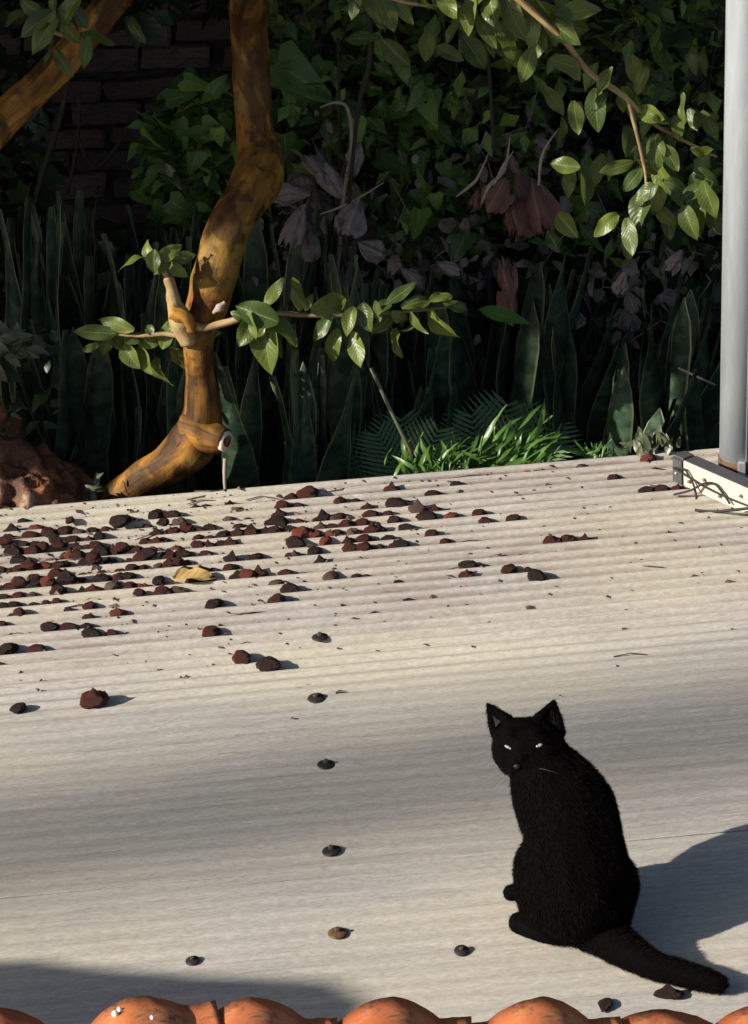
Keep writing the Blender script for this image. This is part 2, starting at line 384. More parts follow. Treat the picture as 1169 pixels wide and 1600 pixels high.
def screw(px, py, rusty=False, tilt=0.0, sc=1.0, name='roof_screw'):
    s, t = st(px, py); tk = T_CREST + PIT * round((t - T_CREST) / PIT)
    if abs(tk - t) > .03: tk = t
    M = ROOF @ Matrix.Translation((s, tk, hroof(tk) + .0048)) @ Matrix.Rotation(tilt, 4, 'X') @ Matrix.Rotation(random.uniform(-.12, .12), 4, 'Y') @ Matrix.Scale(sc, 4)
    o = obj(name, me_screw, roof, M @ Matrix.Translation((0, 0, .0015)))
    parent_mats[o.name] = M @ Matrix.Translation((0, 0, .0015))
    w = obj('washer', me_wash_r if rusty else me_wash, None, M)
    w.parent = o; w.matrix_parent_inverse = parent_mats[o.name].inverted(); w.matrix_world = M
    return o
for a in ((500, 997), (494, 1095, False, .15), (510, 1197), (517, 1322), (527, 1450, True), (720, 1481, False, .25, .72), (301, 1500, False, .1, .7)): screw(*a)
for k in (-2, -1, 1, 2):
    for py in (1000, 1095, 1197, 1322, 1450):
        if k in (-1, 1): continue
        screw(510 + k * 900, py + (0 if k else 0) - k * 75)
# ------------------------------------------------------------------ tiled roof of the house at the near eave
TD, TZ, TSL = 2.53, .327, R(17)
tile_root_loc = Vector((0, TD, TZ))
tiles = empty('tiled_roof', tile_root_loc, 'terracotta barrel tiles along the near eave at the bottom edge of the picture', 'roof')
def tile_mesh(width, rise, length, seed, skew=0.0):
    rnd = random.Random(seed); nx, ny = 26, 10; v = []; uv = []
    top = []
    for j in range(ny + 1):
        y = -length * j / ny
        wf = 1.0 - .10 * (j / ny)
        for i in range(nx + 1):
            q = i / nx; x = (q - .5) * width * 1.12 * wf
            ph = (q - .5) * 1.12; hw = .335
            z = rise * (math.cos(ph / hw * math.pi / 2) ** .85 if abs(ph) < hw else -.03 * math.sin((abs(ph) - hw) * 14))
            z += .0026 * noise.noise(Vector((x * 25, y * 18, seed))) + .0016 * noise.noise(Vector((x * 70, y * 60, seed))) + skew * x
            z += .004 * (1 if j == 0 else 0) * 0
            v.append(Vector((x, y, z))); uv.append((q, j / ny))
    n0 = len(v); v += [p + Vector((0, 0, -.013)) for p in v]; uv += uv
    W1 = nx + 1; f = []
    for j in range(ny):
        for i in range(nx):
            a = j * W1 + i; f.append((a, a + W1, a + W1 + 1, a + 1)); f.append((n0 + a, n0 + a + 1, n0 + a + W1 + 1, n0 + a + W1))
    for i in range(nx): f.append((i, i + 1, n0 + i + 1, n0 + i)); a = ny * W1 + i; f.append((a, n0 + a, n0 + a + 1, a + 1))
    for j in range(ny): a = j * W1; f.append((a, n0 + a, n0 + a + W1, a + W1)); a += nx; f.append((a, a + W1, n0 + a + W1, n0 + a))
    return mesh('roof_tile', v, f, M_TILE, True, uv)
tiles_px = [(-210, 1563, 0, 0), (-5, 1577, .0, 0), (207, 1560, .16, -.14), (395, 1561, 0, .02), (606, 1561, -.02, 0), (840, 1561, .03, .02), (1042, 1577, -.22, .03), (1185, 1572, .05, 0), (1400, 1565, 0, 0)]
tmeshes = [tile_mesh(.178, .028, .40, i) for i in range(5)]
wide = tile_mesh(.215, .026, .40, 11)
for row in range(3):
    for i, (px, py, rz, sk) in enumerate(tiles_px):
        p = at(px, py, TD); me = wide if i == 6 and row == 0 else tmeshes[(i * 2 + row) % 5]
        M = Matrix.Translation((p.x, p.y - row * .33 * math.cos(TSL), p.z - .030 + row * (.33 * math.sin(TSL) + .012))) @ Matrix.Rotation(-TSL, 4, 'X') @ Matrix.Rotation(rz * (1 if row == 0 else .3), 4, 'Z') @ Matrix.Rotation(sk, 4, 'Y')
        o = obj('roof_tile', me, tiles, M)
        if i == 2 and row == 0:
            o['label'] = 'twisted terracotta tile with white mortar specks'; parent_mats[o.name] = M
            b = MB()
            for dx, dy, r in ((-.015, -.035, .0035), (-.021, -.046, .0045), (.02, -.09, .003)):
                v = []; bm = bmesh.new(); bmesh.ops.create_icosphere(bm, subdivisions=2, radius=r)
                b.add([M @ (q.co * (1 + .3 * noise.noise(q.co * 300)) + Vector((dx, dy, .028))) for q in bm.verts], [tuple(w.index for w in fc.verts) for fc in bm.faces]); bm.free()
            b.obj('mortar_speck', M_MORT2, o)
b = MB(); b.box(Matrix.Translation((0, TD - .10, TZ - .11)), -1.6, 1.6, -.03, .0, -.06, .03); b.obj('eave_batten', M_RUSTY, tiles, False)
b = MB(); b.box(Matrix.Translation((0, TD - .45, -.9)), -1.6, 1.6, -.15, 0, 0, .9 + TZ - .05); o = b.obj('house_wall', M_PLAS, None, False)
tag(o, 'plastered house wall standing under the terracotta tile eave', 'wall')

# ------------------------------------------------------------------ fruit
def fruit_mesh(seed, m, kind):
    bm = bmesh.new(); bmesh.ops.create_icosphere(bm, subdivisions=4, radius=.5); rnd = random.Random(seed)
    o = Vector((seed * 3.7, seed * 1.3, 0)); sx, sy, sz = rnd.uniform(1.05, 1.35), rnd.uniform(.85, 1.05), rnd.uniform(.62, .85)
    for v in bm.verts:
        c = v.co.copy()
        k = 1.06 + .02 * noise.noise(c * 19 + o) + .20 * noise.noise(c * 2.6 + o) + .08 * noise.noise(c * 8 + o) - .14 * abs(noise.noise(c * 5.5 - o)) - .12 * abs(noise.noise(c * 10 + o))
        if kind == 'split': k -= .35 * max(0, 1 - abs(c.x * 2 + .3 * c.y) * 3) * max(0, c.z * 2)
        v.co = Vector((c.x * sx * k, c.y * sy * k, c.z * sz * k))
        if kind == 'stem': v.co.z += .42 * max(0, 1 - math.hypot(c.x, c.y) / .28) * max(0, c.z * 2) ** 2
        if kind == 'crown' and c.x > .36: v.co.x += .20 * (c.x - .36) / .14 * (1 + 1.2 * noise.noise(c * 16)); v.co.z += .12 * noise.noise(c * 14 + o)
    f = [tuple(w.index for w in fc.verts) for fc in bm.faces]; vs = [v.co.copy() for v in bm.verts]; bm.free()
    zm = min(v.z for v in vs)
    return mesh('fruit', [v - Vector((0, 0, zm)) for v in vs], f, m)
FR = {}
for nm, m, look in (('red', M_FRUIT, 'dark red dried fruit'), ('black', M_FRUITD, 'blackened shrivelled fruit'), ('grey', M_FRUITG, 'grey brown dried fruit'), ('orange', M_FRUITO, 'orange red split fruit')):
    FR[nm] = (look, [fruit_mesh(hash_i + {'red': 0, 'black': 20, 'grey': 40, 'orange': 60}[nm], m, k) for hash_i, k in enumerate(('plain', 'crown', 'stem', 'plain', 'split' if nm in ('orange', 'grey') else 'plain'))])
Z7 = "135,200,60 70,240,80 90,280,60 180,275,90 290,270,100 430,215,60 470,250,80 400,270,70 440,310,90 540,305,60 610,275,70 740,250,110 705,200,70 790,195,60 850,195,50 930,185,60 1050,165,90 1090,215,80 1000,225,60 1040,268,70 1140,258,70 30,340,80 80,385,110 140,345,80 210,340,60 265,360,70 340,330,70 360,380,80 430,400,80 520,375,70 590,355,90 690,370,80 745,395,90 830,360,70 870,400,80 910,395,80 960,330,80 1040,390,80 1110,385,80 180,470,90 275,490,80 360,440,90 390,480,80 350,535,100 410,540,90 580,440,100 620,490,60 500,505,60 730,490,70 790,450,60 870,480,60 1030,450,90 1080,450,70 690,540,50 15,590,60 120,580,80 225,560,100 300,595,90 570,590,90 540,555,60 690,585,100 790,575,80 870,575,60 960,555,80 850,635,70 115,640,80 190,640,60 20,650,60 80,690,70 20,705,60 205,690,60 275,690,60 350,675,70 415,718,60 545,700,80 715,730,75 540,765,80 10,800,70 110,780,85 65,790,50 300,845,90 420,820,100 520,820,80 555,875,100 680,868,75 50,980,100 225,970,90 5,1055,50"
Z8 = "220,178,60 80,190,50 20,190,60 225,265,70 340,262,50 110,320,70 40,335,60 285,310,70 190,378,80 280,362,80 365,355,90 30,410,90 100,408,70 420,340,60 550,165,90 610,140,70 715,130,110 640,165,60 530,215,80 490,270,80 530,290,110 500,330,90 600,320,70 580,380,50 890,135,90 985,138,60 1065,170,70 800,240,90 765,262,60 900,245,80 1030,260,90 850,300,80 940,285,80 990,325,70 880,345,80 1075,310,60 660,340,110 740,360,100 820,400,80 630,412,100 750,445,90 620,460,70 600,500,70 950,375,80 1050,390,90 1050,450,100 1110,370,50 1140,410,60 235,490,90 80,480,70 60,550,90 130,550,60 230,545,80 350,520,70 390,495,80 570,570,80 280,590,90 330,610,100 410,620,90 510,615,80 90,612,90 845,630,100 1000,620,60 1060,615,50 520,725,90 600,700,90 130,760,100 115,940,110 310,1095,110 470,1145,110"
Z1 = "45,230,80 440,190,70 285,255,80 70,305,110 20,370,70 130,305,60 200,345,100 310,345,70 65,425,80 130,445,80 275,425,100 415,410,90 570,360,90 620,445,80 790,415,90 20,505,70 100,555,80 295,530,80 380,575,70 1025,540,90 1130,530,75 515,700,100 605,697,50 505,762,80 760,720,95 870,720,60 925,755,100 85,790,50"
Z6 = "410,950,40 555,995,55 705,1055,65 770,1045,70 835,1035,60 720,930,60"
FL = []
for txt, ox, oy, k in ((Z7, 0, 760, 300 / 1169), (Z8, 300, 740, 300 / 1169), (Z1, 600, 700, 300 / 1169), (Z6, 769, 400, 400 / 1169)):
    for q in txt.split(' '):
        a, b_, c = (float(x) for x in q.split(',')); FL.append((ox + a * k, oy + b_ * k, c * k))
FL += [(148, 1090, 34), (30, 1108, 22), (1045, 1553, 33), (948, 1568, 24), (885, 837, 20), (912, 833, 18)]
_r = random.Random(77); KEEP = len(FL) - 6
for i in range(98):
    if i < 78: px, py = _r.uniform(-10, 330), _r.gauss(868, 28)
    else: px, py = _r.gauss(490, 70), _r.gauss(825, 20)
    if py < 812 - px * .085: py += 26
    FL.append((px, py, _r.uniform(15, 25)))
fl_rec = []
for i, (px, py, d) in enumerate(FL):
    rnd = random.Random(i * 13 + 5)
    s, t = st(px, py + d * .20); tk = trough(t)
    if py > 1500: tk = t
    tk += rnd.uniform(-.004, .004)
    P = RO + RU * s + RW * tk; sc_px = FPX / (P - CP).dot(CF)
    size = d / sc_px * (.90 if py < 1000 else .95)
    r = rnd.random(); left = px < 330
    kind = 'red' if r < .62 else 'black' if r < .84 else 'grey' if r < .93 else 'orange'
    if py > 955 and kind in ('orange', 'grey'): kind = 'red'
    if py > 1040: kind = 'black' if px != 148 else 'red'
    if (px, py) == (148, 1090): vi = 2
    else: vi = rnd.randrange(5)
    if 455 < px < 500 and 815 < py < 845: kind = 'orange'
    z = -2 * hamp(tk) - .0012 + .0026 * max(0, min(1, (size - .012) / .02)) + (rnd.choice((0, 0, .006, .011)) if i < 90 and size > .018 and px < 300 and 815 < py < 930 else 0)
    fl_rec.append([s, tk, z, size, kind, vi, px, py, rnd])
rows = {}
for q in fl_rec:
    kr = round((q[1] - T_CREST) / PIT - .5); sec = 'left' if q[6] < 290 else 'middle' if q[6] < 600 else 'right'
    q.append((kr, sec)); rows.setdefault((kr, sec, q[4]), []).append(q)
ORD = ['first', 'second', 'third', 'fourth', 'fifth', 'sixth', 'seventh', 'eighth', 'ninth', 'tenth', 'eleventh', 'twelfth', 'thirteenth', 'fourteenth', 'fifteenth', 'sixteenth', 'seventeenth', 'eighteenth', 'nineteenth', 'twentieth', 'twenty-first', 'twenty-second', 'twenty-third', 'twenty-fourth', 'twenty-fifth', 'twenty-sixth', 'twenty-seventh', 'twenty-eighth', 'twenty-ninth', 'thirtieth']
KF = max(k for k, _, _ in rows)
WHERE = {'left': 'in the dense scatter below the gnarled stump', 'middle': 'below the snake plants in mid roof', 'right': 'on the barer right side below the ferns'}
for key in rows:
    L = sorted(rows[key], key=lambda q: q[6])
    for j, q in enumerate(L):
        s, tk, z, size, kind, vi, px, py, rnd, _ = q
        look, mm = FR[kind]
        o = obj('dried_fruit', mm[vi])
        M = ROOF @ Matrix.Translation((s, tk, z)) @ Matrix.Rotation(rnd.gauss(0, .5) + (math.pi if rnd.random() < .5 else 0), 4, 'Z') @ Matrix.Rotation(rnd.uniform(-.35, .35), 4, 'X') @ Matrix.Diagonal((size * 1.08, size, size * rnd.uniform(.9, 1.15) * (.62 if py > 1500 else 1), 1))
        o.matrix_world = M
        rowname = ORD[min(29, max(0, KF - key[0]))]
        pos = '' if len(L) == 1 else ', ' + ORD[j] + ' from left'
        lab = f"{look}{pos} in the {rowname} furrow from far edge, {key[1]}"
        if (px, py) == (148, 1090): lab = 'single red black fruit with a pointed stem, alone on the bare left roof'
        elif (px, py) == (30, 1108): lab = 'small black fruit alone near the left picture edge, on bare roof'
        elif (px, py) == (1045, 1553): lab = 'black fruit just below the tip of the cat tail'
        elif (px, py) == (948, 1568): lab = 'small flat black fruit beside the nearest tile right of the cat'
        tag(o, lab, 'fruit', 'dried fruit fallen on the metal roof')
# crumbs and leaf litter nobody could count
b = MB(); rnd = random.Random(3)
for i in range(1500):
    s = rnd.gauss(-.35, .45) if i % 3 else rnd.uniform(-1.5, 1.2); t = T_FAR - abs(rnd.gauss(0, .33)) - .01
    if i % 2: t = trough(t) + rnd.gauss(0, .007)
    if t < .1 or s > 1.8 or t > T_FAR: continue
    r = rnd.uniform(.0012, .0042) * (1.6 if rnd.random() < .1 else 1); M = ROOF @ Matrix.Translation((s, t, hroof(t) + r * .5 + .002)) @ Matrix.Rotation(rnd.uniform(0, 6), 4, 'Z')
    if i % 9 == 0:
        r *= 2.4; M = M @ Matrix.Rotation(rnd.uniform(-.5, .5), 4, 'X')
        b.add([M @ Vector(p) for p in ((-r * 1.6, -r * .3, 0), (r * .9, -r * .8, r * .2), (r * 1.5, r * .3, 0), (0, r * .7, r * .45))], [(0, 1, 3), (1, 2, 3)]); continue
    if i % 31 == 0:
        q = M @ Vector((0, 0, 0)); b.tube([q - RU * .03 + RW * rnd.gauss(0, .01), q + RN * .004, q + RU * .03 + RW * rnd.gauss(0, .012)], .0011, 5); continue
    b.add([M @ Vector(p) for p in ((-r * 1.5, 0, 0), (r, -r * .7, 0), (r * .6, r * .8, 0), (0, 0, r * .9))], [(0, 1, 3), (1, 2, 3), (2, 0, 3), (0, 2, 1)])
o = b.obj('leaf_litter', M_FRUITG, None, False); tag(o, kind='stuff', label='brown crumbs and bits of dried fruit strewn over the far roof', cat='litter')

# ------------------------------------------------------------------ leaves
def leaf_mesh(name, m, seed, prof='oval', fold=.25, curl=.3, wid=.5, nx=4, ny=8, wav=.02):
    rnd = random.Random(seed); v = []; uv = []
    for j in range(ny + 1):
        q = j / ny
        if prof == 'oval': h = math.sin(math.pi * min(1, q * .97 + .03) ** .9) ** .75
        elif prof == 'heart': h = (1 - q) ** .8 * (1.25 if q > .08 else .9) * (1 if q > 0 else .8)
        elif prof == 'long': h = math.sin(math.pi * q ** .8) ** .8
        else: h = math.sin(math.pi * q ** .7) ** .5 * (1 + .10 * math.sin(q * 19 + seed) + .12 * noise.noise(Vector((q * 9, seed, 0))))
        h = max(h, .015)
        for i in range(nx + 1):
            u = i / nx * 2 - 1; x = u * h * wid * .5
            z = fold * abs(x) - curl * q * q * .5 + wav * math.sin(q * 9 + seed + u * 2) * abs(u) + .03 * noise.noise(Vector((x * 4, q * 4, seed)))
            yy = q - curl * .15 * q * q
            if prof == 'heart' : yy -= .10 * abs(u) * (1 - q)
            v.append((x, yy, z)); uv.append((.5 + u * .5, q))
    f = [(j * (nx + 1) + i, j * (nx + 1) + i + 1, (j + 1) * (nx + 1) + i + 1, (j + 1) * (nx + 1) + i) for j in range(ny) for i in range(nx)]
    return mesh(name, v, f, m, True, uv)
GL = [leaf_mesh('leaf', M_GUAVA, i, 'oval', .10 + .12 * (i % 4), -.15 + .17 * i, .42 + .045 * (i % 4), 6, 9, .03 + .012 * (i % 3)) for i in range(9)]
PL = [leaf_mesh('leaf', M_POTHOS, i + 10, 'heart', .2 + .1 * (i % 2), .2 + .2 * i, .66, 4, 6) for i in range(4)]
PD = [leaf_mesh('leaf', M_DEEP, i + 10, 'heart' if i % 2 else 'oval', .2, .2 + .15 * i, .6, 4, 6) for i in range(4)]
def drape_mesh(seed, m, wid):
    """a big withered leaf hanging in pleats with a torn lower rim"""
    rnd = random.Random(seed); nx, ny = 14, 12; v = []; uv = []; k = rnd.uniform(4, 7); ph = rnd.uniform(0, 6); cl = rnd.uniform(.2, .9)
    for j in range(ny + 1):
        q = j / ny; h = (.10 + .90 * min(1, q * 1.5) ** .8) * (1 - .25 * q * q)
        for i in range(nx + 1):
            u = i / nx * 2 - 1
            tear = 1 - .55 * abs(noise.noise(Vector((u * 3.6, seed * 3.1, 0)))) - .12 * u * u + .08 * noise.noise(Vector((u * 14, seed, 3)))
            z = .085 * math.sin(u * k + ph + q) * (.3 + q) + .13 * noise.noise(Vector((u * 3, q * 4, seed))) + .05 * noise.noise(Vector((u * 8, q * 9, seed))) - cl * .35 * q * q * (1 + .4 * u) - .22 * u * u
            v.append((u * h * wid * .5 * (1 - .18 * abs(math.sin(u * k + ph)) * q), q * (tear * q + (1 - q)), z)); uv.append((.5 + u * .5, q))
    f = [(j * (nx + 1) + i, j * (nx + 1) + i + 1, (j + 1) * (nx + 1) + i + 1, (j + 1) * (nx + 1) + i) for j in range(ny) for i in range(nx)]
    return mesh('leaf', v, f, m, True, uv)
DL = [drape_mesh(i + 20, M_DEAD, .75 + .2 * (i % 3)) for i in range(5)]
DR = [drape_mesh(i + 30, M_DEADRED, .75 + .1 * i) for i in range(3)]
def leaf_matrix(P, ang, length, tilt=0.0, face=None, rnd=random, base_at=False, wf=1.0):
    """tip direction at an angle seen from the front, facing roughly the open roof side"""
    Y = (CR * math.cos(ang) + CU * math.sin(ang) - CF * tilt).normalized()
    N = face if face else Vector((rnd.gauss(-.35, .45), rnd.gauss(-.75, .35), rnd.gauss(.65, .4)))
    N = N - Y * N.dot(Y)
    if N.length < .1: N = Y.cross(Vector((1, .3, 0)))
    N.normalize(); X = Y.cross(N)
    M = Matrix((X * length * wf, Y * length, N * length)).transposed().to_4x4()
    M.translation = P if base_at else P - Y * length * .5
    return M
def mpx(px, py, D): return (at(px, py, D) - CP).dot(CF) / FPX      # metres per photograph pixel there

# ------------------------------------------------------------------ the smooth-barked tree
TREE_D = 5.0
tree = empty('guava_tree', at(170, 800, 5.0) - Vector((0, 0, .6)), 'crooked tree with smooth orange bark rising behind the left roof edge', 'tree')
def limb(name, pts, m, parent, n=16, sub=5, rough=.12, freq=14, off=0):
    P = spline([(*at(px, py, D), r * mpx(px, py, D)) for px, py, D, r in pts], sub)
    b = MB(); b.tube([p[:3] for p in P], [max(p[3], .001) for p in P], n, rough, freq, True, off); return b.obj(name, m, parent)
limb('trunk', [(70, 960, 5.06, 46), (140, 830, 5.02, 36), (178, 786, 5.0, 28), (222, 752, 4.98, 29), (268, 722, 4.97, 32), (304, 690, 4.97, 37), (316, 648, 4.97, 30), (315, 600, 4.97, 25), (309, 550, 4.97, 22),
               (312, 515, 4.98, 25), (322, 478, 5.0, 33), (334, 440, 5.0, 36), (345, 395, 5.0, 34), (366, 338, 5.03, 36), (398, 290, 5.12, 40), (408, 252, 5.2, 37), (399, 205, 5.24, 30), (393, 120, 5.27, 29), (389, 30, 5.28, 30), (386, -120, 5.14, 30), (360, -420, 5.3, 32)], M_BARK, tree, 20, 6, .16, 17)
limb('branch_stub', [(296, 672, 4.97, 30), (318, 676, 4.95, 29), (338, 685, 4.93, 23), (352, 690, 4.918, 20)], M_BARK, tree, 16, 4, .28, 30, 5)
limb('cut_face', [(350, 689, 4.919, 17), (356, 690, 4.914, 16)], M_CUT, tree, 14, 1, .3, 60, 2)
limb('hollow', [(351, 689, 4.914, 11), (355, 690, 4.9105, 10)], M_STUMP, tree, 12, 1, .4, 60, 3)
limb('branch_stub', [(296, 535, 4.95, 15), (284, 505, 4.945, 16), (274, 480, 4.945, 13), (268, 450, 4.95, 10), (262, 432, 4.95, 8)], M_TWIG, tree, 10, 5, .3, 40, 7)
limb('knot', [(268, 487, 4.935, 12), (290, 497, 4.93, 13), (300, 518, 4.935, 8)], M_BARK, tree, 10, 4, .4, 60, 9)
limb('knot', [(334, 488, 4.955, 3), (344, 480, 4.947, 6), (352, 472, 4.949, 4)], M_PALE, tree, 10, 4, .7, 90, 19)
limb('branch', [(-160, 330, 5.03, 30), (-60, 250, 5.06, 29), (-5, 198, 5.09, 28), (45, 150, 5.12, 27), (105, 88, 5.15, 26), (160, 22, 5.18, 25), (240, -90, 5.22, 24), (350, -300, 5.25, 25)], M_BARK, tree, 16, 6, .12, 15, 3)
limb('twig', [(285, 503, 4.95, 8), (315, 512, 4.935, 6), (350, 505, 4.93, 6), (385, 495, 4.925, 5), (430, 490, 4.92, 4), (475, 492, 4.92, 4), (540, 492, 4.92, 3.5), (620, 488, 4.92, 3), (700, 480, 4.93, 2)], M_TWIG, tree, 8, 5, .2, 60)
limb('twig', [(300, 530, 4.95, 5), (260, 522, 4.965, 4), (215, 525, 4.975, 3), (160, 520, 4.98, 2)], M_TWIG, tree, 7, 4, .2, 60)
limb('twig', [(262, 436, 4.95, 5), (250, 415, 4.945, 4), (225, 402, 4.94, 3)], M_TWIG, tree, 7, 4, .2, 60)
limb('twig', [(700, -90, 4.9, 8), (800, -10, 4.9, 6), (880, 62, 4.9, 5), (920, 112, 4.9, 5), (975, 150, 4.9, 5), (1010, 185, 4.92, 4), (1060, 215, 4.94, 3), (1120, 245, 4.95, 2)], M_TWIG, tree, 8, 5, .2, 60)
limb('twig', [(980, 152, 4.9, 4), (1000, 230, 4.9, 3), (1010, 290, 4.9, 2.5), (1000, 350, 4.9, 2)], M_TWIG, tree, 7, 5, .2, 60)
limb('twig', [(500, -80, 4.92, 5), (570, -20, 4.92, 4), (640, 5, 4.92, 3), (720, 10, 4.92, 2)], M_TWIG, tree, 7, 5, .2, 60)
limb('twig', [(130, 62, 5.03, 5), (100, 55, 4.98, 4), (60, 45, 4.96, 3)], M_TWIG, tree, 7, 5, .2, 60)
LV = [ # px, py, length px, angle, depth
 (428,458,52,55,4.90),(468,452,62,88,4.91),(482,470,34,75,4.90),(400,490,58,160,4.89),(412,535,68,-95,4.885),(385,520,50,-120,4.89),(440,508,56,-25,4.89),(457,530,40,-55,4.89),(372,492,40,150,4.91),(395,508,46,-70,4.88),(430,540,40,-70,4.89),
 (532,478,78,8,4.91),(572,500,52,-80,4.90),(545,498,50,-115,4.90),(505,512,46,-130,4.91),(520,540,44,-110,4.91),(558,547,50,-78,4.90),(602,472,52,62,4.91),(625,460,44,35,4.91),(655,470,48,22,4.90),(630,502,44,-40,4.90),(652,503,46,-62,4.90),(684,512,62,-72,4.90),(690,465,44,12,4.92),(640,520,46,-120,4.92),(600,505,40,-140,4.92),(615,540,50,-100,4.95),(590,485,40,100,4.9),(715,478,36,-10,4.93),
 (208,398,46,172,4.93),(240,412,40,-95,4.92),(278,424,38,-50,4.93),(262,396,42,30,4.93),(288,402,38,10,4.94),(250,420,36,-140,4.93),(228,390,36,110,4.94),
 (150,520,56,178,4.971),(182,508,62,165,4.974),(188,540,54,-50,4.976),(225,562,56,-72,4.979),(245,592,56,-96,4.982),(215,528,40,15,4.982),(238,532,44,5,4.979),(262,520,44,68,4.979),(282,560,44,-50,4.982),(315,527,46,8,4.979),(140,545,34,-150,4.965),(165,545,40,-110,4.971),(205,560,50,-60,4.974),(232,512,30,120,4.976),
 (112,8,56,60,4.86),(60,32,54,-150,4.86),(72,48,56,-120,4.85),(105,48,52,-70,4.86),(78,82,52,-100,4.85),(135,82,48,-92,4.86),(95,95,44,-60,4.86),(130,32,40,-50,4.87),(45,12,40,160,4.88),(85,20,50,100,4.87),(20,25,50,-170,5.0),(150,60,50,-20,5.0),(210,45,50,-70,5.1),
 (556,8,52,-100,4.90),(608,22,80,-65,4.90),(625,10,60,-50,4.91),(585,5,60,-80,4.92),(665,8,40,-70,4.91),(700,8,46,-60,4.91),(730,22,60,-110,4.92),(770,20,62,-80,4.91),(800,25,64,-70,4.91),(760,50,60,-60,4.93),(830,40,70,-90,4.91),(795,60,60,-50,4.92),(850,20,60,-60,4.91),(885,25,50,-20,4.90),(875,45,56,-40,4.90),(905,15,50,10,4.91),(840,70,56,-95,4.92),(865,55,50,-110,4.92),(740,5,60,-140,4.94),
 (822,107,64,-108,4.87),(862,98,40,-120,4.88),(884,100,50,-15,4.88),(895,108,36,-60,4.88),(945,125,46,-120,4.89),(940,150,36,80,4.89),(1068,168,44,95,4.88),(1060,200,40,-80,4.9),(1085,190,50,-70,4.9),(1110,195,46,-60,4.9),(1100,240,44,-20,4.92),(1020,180,46,-30,4.9),(1042,185,40,10,4.9),(990,170,40,-80,4.91),(930,170,60,-95,4.93),(900,185,50,-80,4.94),
 (945,352,62,-140,4.87),(985,372,62,-80,4.86),(1000,305,70,-150,4.88),(1030,312,72,-85,4.87),(1000,330,60,-110,4.89),(1075,345,60,-80,4.88),(1108,312,60,-70,4.87),(1090,330,60,-110,4.9),(1050,250,60,-60,4.9),(1025,240,60,-90,4.9),(965,262,56,-160,4.93),(985,285,50,-130,4.91),(1060,290,50,-20,4.9),(915,290,50,-80,4.95),(1105,280,50,-30,4.9),(880,258,56,170,4.97),(1040,345,50,-70,4.9),(1010,260,50,150,4.92),(1115,345,50,-80,4.92),(1085,300,50,-150,4.91)]
for i, (px, py, L, a, D) in enumerate(LV):
    rnd = random.Random(i + 100)
    M = leaf_matrix(at(px, py, D), R(a), L * mpx(px, py, D) * rnd.uniform(.9, 1.3), rnd.uniform(-.35, .5), None, rnd)
    M = M @ Matrix.Diagonal((1, rnd.uniform(.82, 1.15), 1, 1))
    obj('leaf', GL[(i * 4) % 9], tree, M)
rnd = random.Random(42)
for i in range(50):     # shaded leaves behind the lit ones, upper right and top
    if i < 26: px, py, D = rnd.uniform(860, 1130), rnd.uniform(90, 400), rnd.uniform(5.0, 5.35)
    else: px, py, D = rnd.uniform(560, 900), rnd.uniform(-20, 90), rnd.uniform(4.95, 5.3)
    obj('leaf', GL[(i * 4) % 9], tree, leaf_matrix(at(px, py, D), R(rnd.gauss(-85, 50)), rnd.uniform(44, 66) * mpx(px, py, D), rnd.uniform(-.3, .5), None, rnd))
# unseen crown overhead, added to block sky light; too many leaves to count
def leaf_cloud(name, n, fn, m, parent, size, seed):
    rnd = random.Random(seed); b = MB()
    for i in range(n):
        p = fn(rnd)
        if p is None: continue
        L = size * rnd.uniform(.7, 1.3); Y = Vector((rnd.gauss(0, 1), rnd.gauss(0, 1), rnd.gauss(-.5, .8))).normalized()
        N = Vector((rnd.gauss(0, .6), rnd.gauss(0, .6), 1)); X = Y.cross(N).normalized() * L * .28; Nn = X.cross(Y).normalized() * L * .08
        b.add([p, p + Y * L * .45 - X + Nn, p + Y * L, p + Y * L * .45 + X + Nn], [(0, 1, 2), (0, 2, 3)], [(.5, 0), (0, .45), (.5, 1), (1, .45)])
    o = b.obj(name, m, parent, True); o['kind'] = 'stuff'; return o
def crown_pt(r):
    x = r.uniform(-3.6, 3.4); y = r.uniform(5.75, 8.6); z = 1.15 + (y - 5.75) * .06 + abs(r.gauss(0, .9))
    if noise.noise(Vector((x, y, z)) * 1.3) < -.28: return None
    return Vector((x, y, z))
leaf_cloud('crown', 15000, crown_pt, M_DEEP, tree, .13, 5)
def shade_leaf_pt(r):
    x = r.uniform(-3.3, -1.25); y = 5.04 - (.30 - x) * math.tan(PSI) + r.uniform(0, 1.5); z = 1.12 - .51 * (x + 1.2) + r.uniform(0, 1.5)
    if noise.noise(Vector((x, y, z)) * 3.2) < -.30: return None
    return Vector((x, y, z))
def front_pt(r):
    x = r.uniform(-1.9, 2.4); y = r.uniform(4.5, 5.8); z = 1.28 + .04 * (5.8 - y) + abs(r.gauss(0, .45))
    if y < 5.0 - .364 * (.7 - x) and x < .8: return None
    if noise.noise(Vector((x, y, z)) * 2.6) < .02: return None
    return Vector((x, y, z))
def side_pt(r):
    x = r.uniform(-1.7, -.88); y = 4.95 + .364 * (x + .9) + r.uniform(0, .75); z = .86 - .5 * (x + .9) + r.uniform(0, .9)
    if noise.noise(Vector((x, y, z)) * 4.0) < -.38: return None
    return Vector((x, y, z))
leaf_cloud('shade_leaves', 2600, side_pt, M_DEEP, tree, .11, 35)  # unseen leaves added to shade the upper trunk and left branch
leaf_cloud('shade_leaves', 5000, front_pt, M_DEEP, tree, .12, 25)  # unseen leaves added overhead to cut sky light on trunk and garden
leaf_cloud('shade_leaves', 7000, shade_leaf_pt, M_DEEP, tree, .13, 15)  # unseen leaves added at left to shade the right-hand garden

